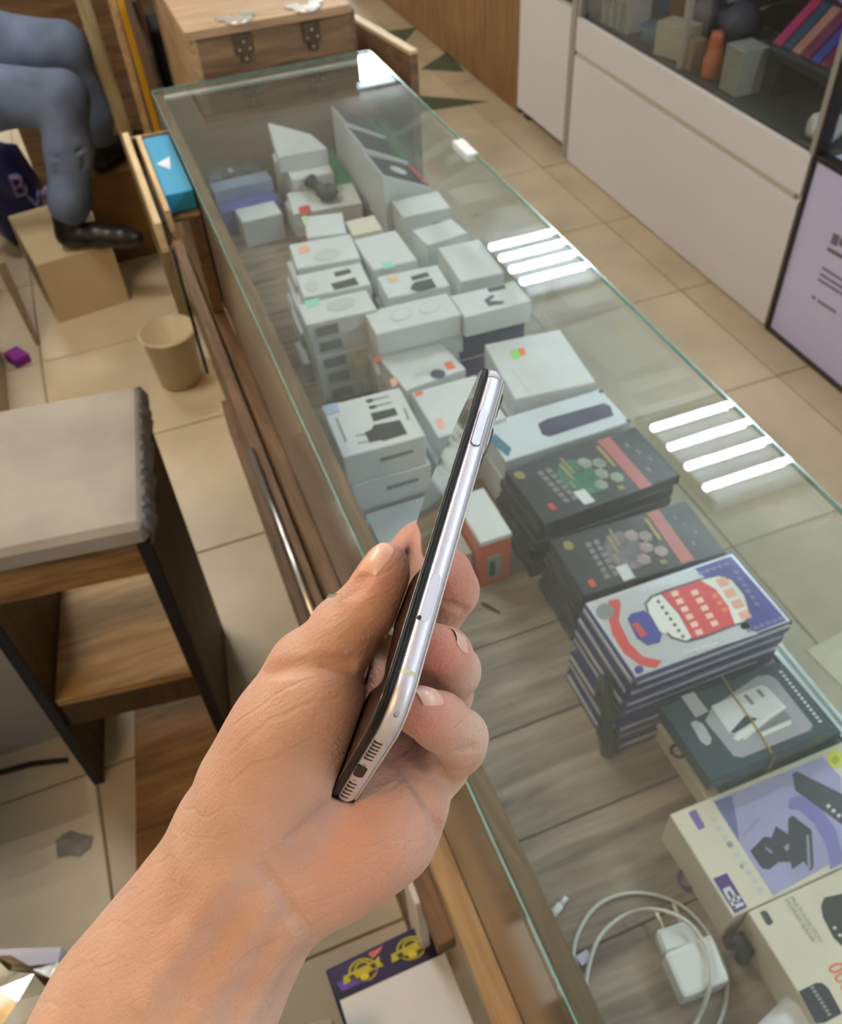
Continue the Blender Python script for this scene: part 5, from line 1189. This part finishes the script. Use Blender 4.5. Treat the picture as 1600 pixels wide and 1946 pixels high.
    a2, b2 = (a[0], a[1], -.0005), (b[0], b[1], -.0005)
    pill('button_gap', a2, b2, .00165, .00006, GAP); pill('power_button', a2, b2, .00142, .00045, SIL)
    a, b = hit(829, 1098, 'side'), hit(803, 1172, 'side'); a2, b2 = (a[0], a[1], -.0005), (b[0], b[1], -.0005)
    pill('tray_gap', a2, b2, .00135, .00003, mat('tray_line', (168, 168, 178), .4, .8)); pill('sim_tray', a2, b2, .00125, .00006, SIL)
    c = hit(797, 1173, 'side'); pill('tray_hole', (c[0], c[1] - .0001, c[2]), (c[0], c[1] + .0001, c[2]), .00055, .00012, BLACKRUB)
    c = hit(743, 1352, 'side'); pill('contact_dot', (c[0], c[1] - .0001, -.0006), (c[0], c[1] + .0001, -.0006), .0007, .0001, mat('dot_grey', (176, 176, 184), .35, .8))
    BAND = mat('antenna_band', (206, 210, 178), .4)
    for px_ in ((772, 1276), (945, 716)):
        l = hit(*px_, 'side')[1]; V, F = [], []
        for k, (ins, t) in enumerate(prof):
            for dl in (-.0007, .0007): V.append(P(-Wd / 2 + ins - .00005, l + dl, t))
        for k in range(len(prof) - 1): F.append((2 * k, 2 * k + 1, 2 * k + 3, 2 * k + 2))
        pymesh('antenna_band', V, F, ph, BAND if px_[0] < 800 else mat('antenna_band_pale', (196, 194, 198), .4))
    HOLE = mat('speaker_hole', (60, 56, 50), .6)
    for (x0, y0), (x1, y1), n in (((716, 1412), (699, 1443), 6), ((672, 1490), (659, 1516), 5)):
        for k in range(n):
            c = hit(x0 + (x1 - x0) * k / (n - 1), y0 + (y1 - y0) * k / (n - 1), 'bottom')
            pill('speaker_hole', (c[0], 0, -.0008), (c[0], 0, .0008), .00048, .00006, HOLE, 'bottom')
    c = hit(686, 1467, 'bottom'); pill('charging_port', (c[0] - .0028, 0, 0), (c[0] + .0028, 0, 0), .00145, .00007, BLACKRUB, 'bottom')
    for px_ in ((691, 1454), (676, 1484)):
        c = hit(*px_, 'bottom'); pill('screw', (c[0] - .0001, 0, 0), (c[0] + .0001, 0, 0), .0006, .00008, mat('dot_grey', (176, 176, 184), .35, .8), 'bottom')
    return ph
phone()

# ------------------------------------------------------------------ hand
def skin():
    m = bpy.data.materials.new('skin'); m.use_nodes = True; nt = m.node_tree; b = nt.nodes['Principled BSDF']
    tc = nt.nodes.new('ShaderNodeTexCoord')
    n = nt.nodes.new('ShaderNodeTexNoise'); n.inputs['Scale'].default_value = 26; n.inputs['Detail'].default_value = 5
    nt.links.new(tc.outputs['Object'], n.inputs['Vector'])
    r = nt.nodes.new('ShaderNodeValToRGB'); r.color_ramp.elements[0].position = .3; r.color_ramp.elements[1].position = .7
    r.color_ramp.elements[0].color = lin((204, 164, 146)); r.color_ramp.elements[1].color = lin((222, 189, 170))
    nt.links.new(n.outputs['Fac'], r.inputs[0])
    fl_ = nt.nodes.new('ShaderNodeAttribute'); fl_.attribute_name = 'flush'; mx = nt.nodes.new('ShaderNodeMix'); mx.data_type = 'RGBA'
    nt.links.new(fl_.outputs['Fac'], mx.inputs[0]); nt.links.new(r.outputs[0], mx.inputs[6]); mx.inputs[7].default_value = lin((214, 128, 110)); nt.links.new(mx.outputs[2], b.inputs['Base Color'])
    b.inputs['Roughness'].default_value = .48; b.inputs['Specular IOR Level'].default_value = .4
    b.inputs['Subsurface Weight'].default_value = .12; b.inputs['Subsurface Radius'].default_value = (.006, .0025, .0015); b.inputs['Subsurface Scale'].default_value = .6
    mp = nt.nodes.new('ShaderNodeMapping'); mp.inputs['Rotation'].default_value = (.4, .3, .8); mp.inputs['Scale'].default_value = (1, 4.5, 1)
    nt.links.new(tc.outputs['Object'], mp.inputs[0])
    v = nt.nodes.new('ShaderNodeTexNoise'); v.inputs['Scale'].default_value = 110; v.inputs['Detail'].default_value = 6; v.inputs['Roughness'].default_value = .6
    nt.links.new(mp.outputs[0], v.inputs['Vector'])
    v2 = nt.nodes.new('ShaderNodeTexVoronoi'); v2.inputs['Scale'].default_value = 900; nt.links.new(tc.outputs['Object'], v2.inputs['Vector'])
    ad_ = nt.nodes.new('ShaderNodeMath'); ad_.operation = 'MULTIPLY_ADD'; ad_.inputs[1].default_value = .25
    nt.links.new(v2.outputs['Distance'], ad_.inputs[0]); nt.links.new(v.outputs['Fac'], ad_.inputs[2])
    # fine skin lines running across the ball of the thumb and the wrist
    ge = nt.nodes.new('ShaderNodeNewGeometry'); dp = nt.nodes.new('ShaderNodeVectorMath'); dp.operation = 'DOT_PRODUCT'
    dp.inputs[1].default_value = tuple(RC.T @ np.array([.42, .906, 0.])); nt.links.new(ge.outputs['Position'], dp.inputs[0])
    cx = nt.nodes.new('ShaderNodeCombineXYZ'); nt.links.new(dp.outputs['Value'], cx.inputs[0])
    n3 = nt.nodes.new('ShaderNodeTexNoise'); n3.inputs['Scale'].default_value = 30; n3.inputs['Detail'].default_value = 3; nt.links.new(tc.outputs['Object'], n3.inputs['Vector'])
    sh = nt.nodes.new('ShaderNodeMath'); sh.operation = 'MULTIPLY_ADD'; sh.inputs[1].default_value = .022; nt.links.new(n3.outputs['Fac'], sh.inputs[0]); nt.links.new(dp.outputs['Value'], sh.inputs[2])
    nt.links.new(sh.outputs[0], cx.inputs[0])
    wv = nt.nodes.new('ShaderNodeTexWave'); wv.inputs['Scale'].default_value = 44; wv.inputs['Distortion'].default_value = 0; nt.links.new(cx.outputs[0], wv.inputs['Vector'])
    rp = nt.nodes.new('ShaderNodeValToRGB'); rp.color_ramp.elements[0].position = .0; rp.color_ramp.elements[1].position = .16; nt.links.new(wv.outputs['Fac'], rp.inputs[0])
    n4 = nt.nodes.new('ShaderNodeTexNoise'); n4.inputs['Scale'].default_value = 34; nt.links.new(tc.outputs['Object'], n4.inputs['Vector'])
    r4 = nt.nodes.new('ShaderNodeValToRGB'); r4.color_ramp.elements[0].position = .42; r4.color_ramp.elements[1].position = .62; nt.links.new(n4.outputs['Fac'], r4.inputs[0])
    iv = nt.nodes.new('ShaderNodeMath'); iv.operation = 'SUBTRACT'; iv.inputs[0].default_value = 1; nt.links.new(rp.outputs[0], iv.inputs[1])
    ml = nt.nodes.new('ShaderNodeMath'); ml.operation = 'MULTIPLY'; nt.links.new(iv.outputs[0], ml.inputs[0]); nt.links.new(r4.outputs[0], ml.inputs[1])
    fin = nt.nodes.new('ShaderNodeMath'); fin.operation = 'MULTIPLY_ADD'; fin.inputs[1].default_value = -.4; nt.links.new(ml.outputs[0], fin.inputs[0]); nt.links.new(ad_.outputs[0], fin.inputs[2])
    bp = nt.nodes.new('ShaderNodeBump'); bp.inputs['Strength'].default_value = .4; bp.inputs['Distance'].default_value = .0016
    nt.links.new(fin.outputs[0], bp.inputs['Height']); nt.links.new(bp.outputs[0], b.inputs['Normal'])
    return m
HF = build_hand_field(.00115)
Vh, Qh = HF.mesh()
hand = pymesh('hand', Vh @ RC + CAM, Qh, None, skin(), True)
fa = hand.data.attributes.new('flush', 'FLOAT', 'POINT')        # rosier fingertips and heel of the hand
tips = [(px3(736, 1070, .262), .011, .5), (px3(798, 1352, .24), .012, .75), (px3(826, 1232, .255), .013, .8), (px3(840, 1090, .293), .014, .7), (px3(812, 1030, .335), .02, .5), (px3(690, 1640, .262), .022, .25), (px3(700, 1330, .285), .02, .5), (px3(620, 1660, .262), .015, .25)]
fv = np.zeros(len(Vh))
for c, r_, k in tips: fv = np.maximum(fv, k * np.exp(-((Vh - c) ** 2).sum(1) / (2 * r_ * r_)))
fa.data.foreach_set('value', fv.astype(np.float32))
tag(hand, 'bare hand and forearm reaching in and gripping the silver smartphone', 'hand')
NAIL = mat('fingernail', (236, 190, 172), .35, coat=.2)
for c, d0, d1, hl, hw in ((px3(717, 1062, .262), px3(735, 1030, .266) - px3(700, 1110, .264), None, .0058, .0048),
                          (px3(812, 1332, .244), px3(796, 1340, .243) - px3(838, 1326, .246), None, .0046, .0038),
                          (px3(862, 1222, .262), px3(838, 1206, .258) - px3(880, 1240, .27), None, .0046, .0036)):
    Vn, Qn = nail_mesh(HF, c, d0, d1, hl, hw)
    pymesh('fingernail', Vn @ RC + CAM, Qn, hand, NAIL, True)
# ring with small stones on the index finger
a, b = px3(648, 1196, .312), px3(735, 1100, .325); dr_ = (b - a) / np.linalg.norm(b - a); c = a + (b - a) * .22
e1 = np.cross(dr_, [0, 0, 1.]); e1 /= np.linalg.norm(e1); e2 = np.cross(dr_, e1)
rgm = MB(); rr = .01085
rgm.tube([(c + (e1 * math.cos(t) + e2 * math.sin(t)) * rr) @ RC + CAM for t in np.linspace(0, 2 * math.pi, 33)[:-1]], .0011, 8, closed=True)
rg_ = tag(rgm.build('ring', mat('ring_silver', (214, 214, 210), .15, 1.), smooth=True), 'silver ring with pale stones on the index finger', 'ring')
gem = mat('stone', (226, 226, 214), .08, coat=1., spec=.9)
for k in range(9):
    t = math.pi * (.35 + k * .12) + math.pi * .0
    for s in (-1, 1):
        p = (c + (e1 * math.cos(t * s) + e2 * math.sin(t * s)) * (rr + .0012)) @ RC + CAM
        MB().lathe([(.0004, -.0012), (.0016, 0), (.0010, .0010), (.0001, .0010)], p, 6).build('stone', gem, rg_)
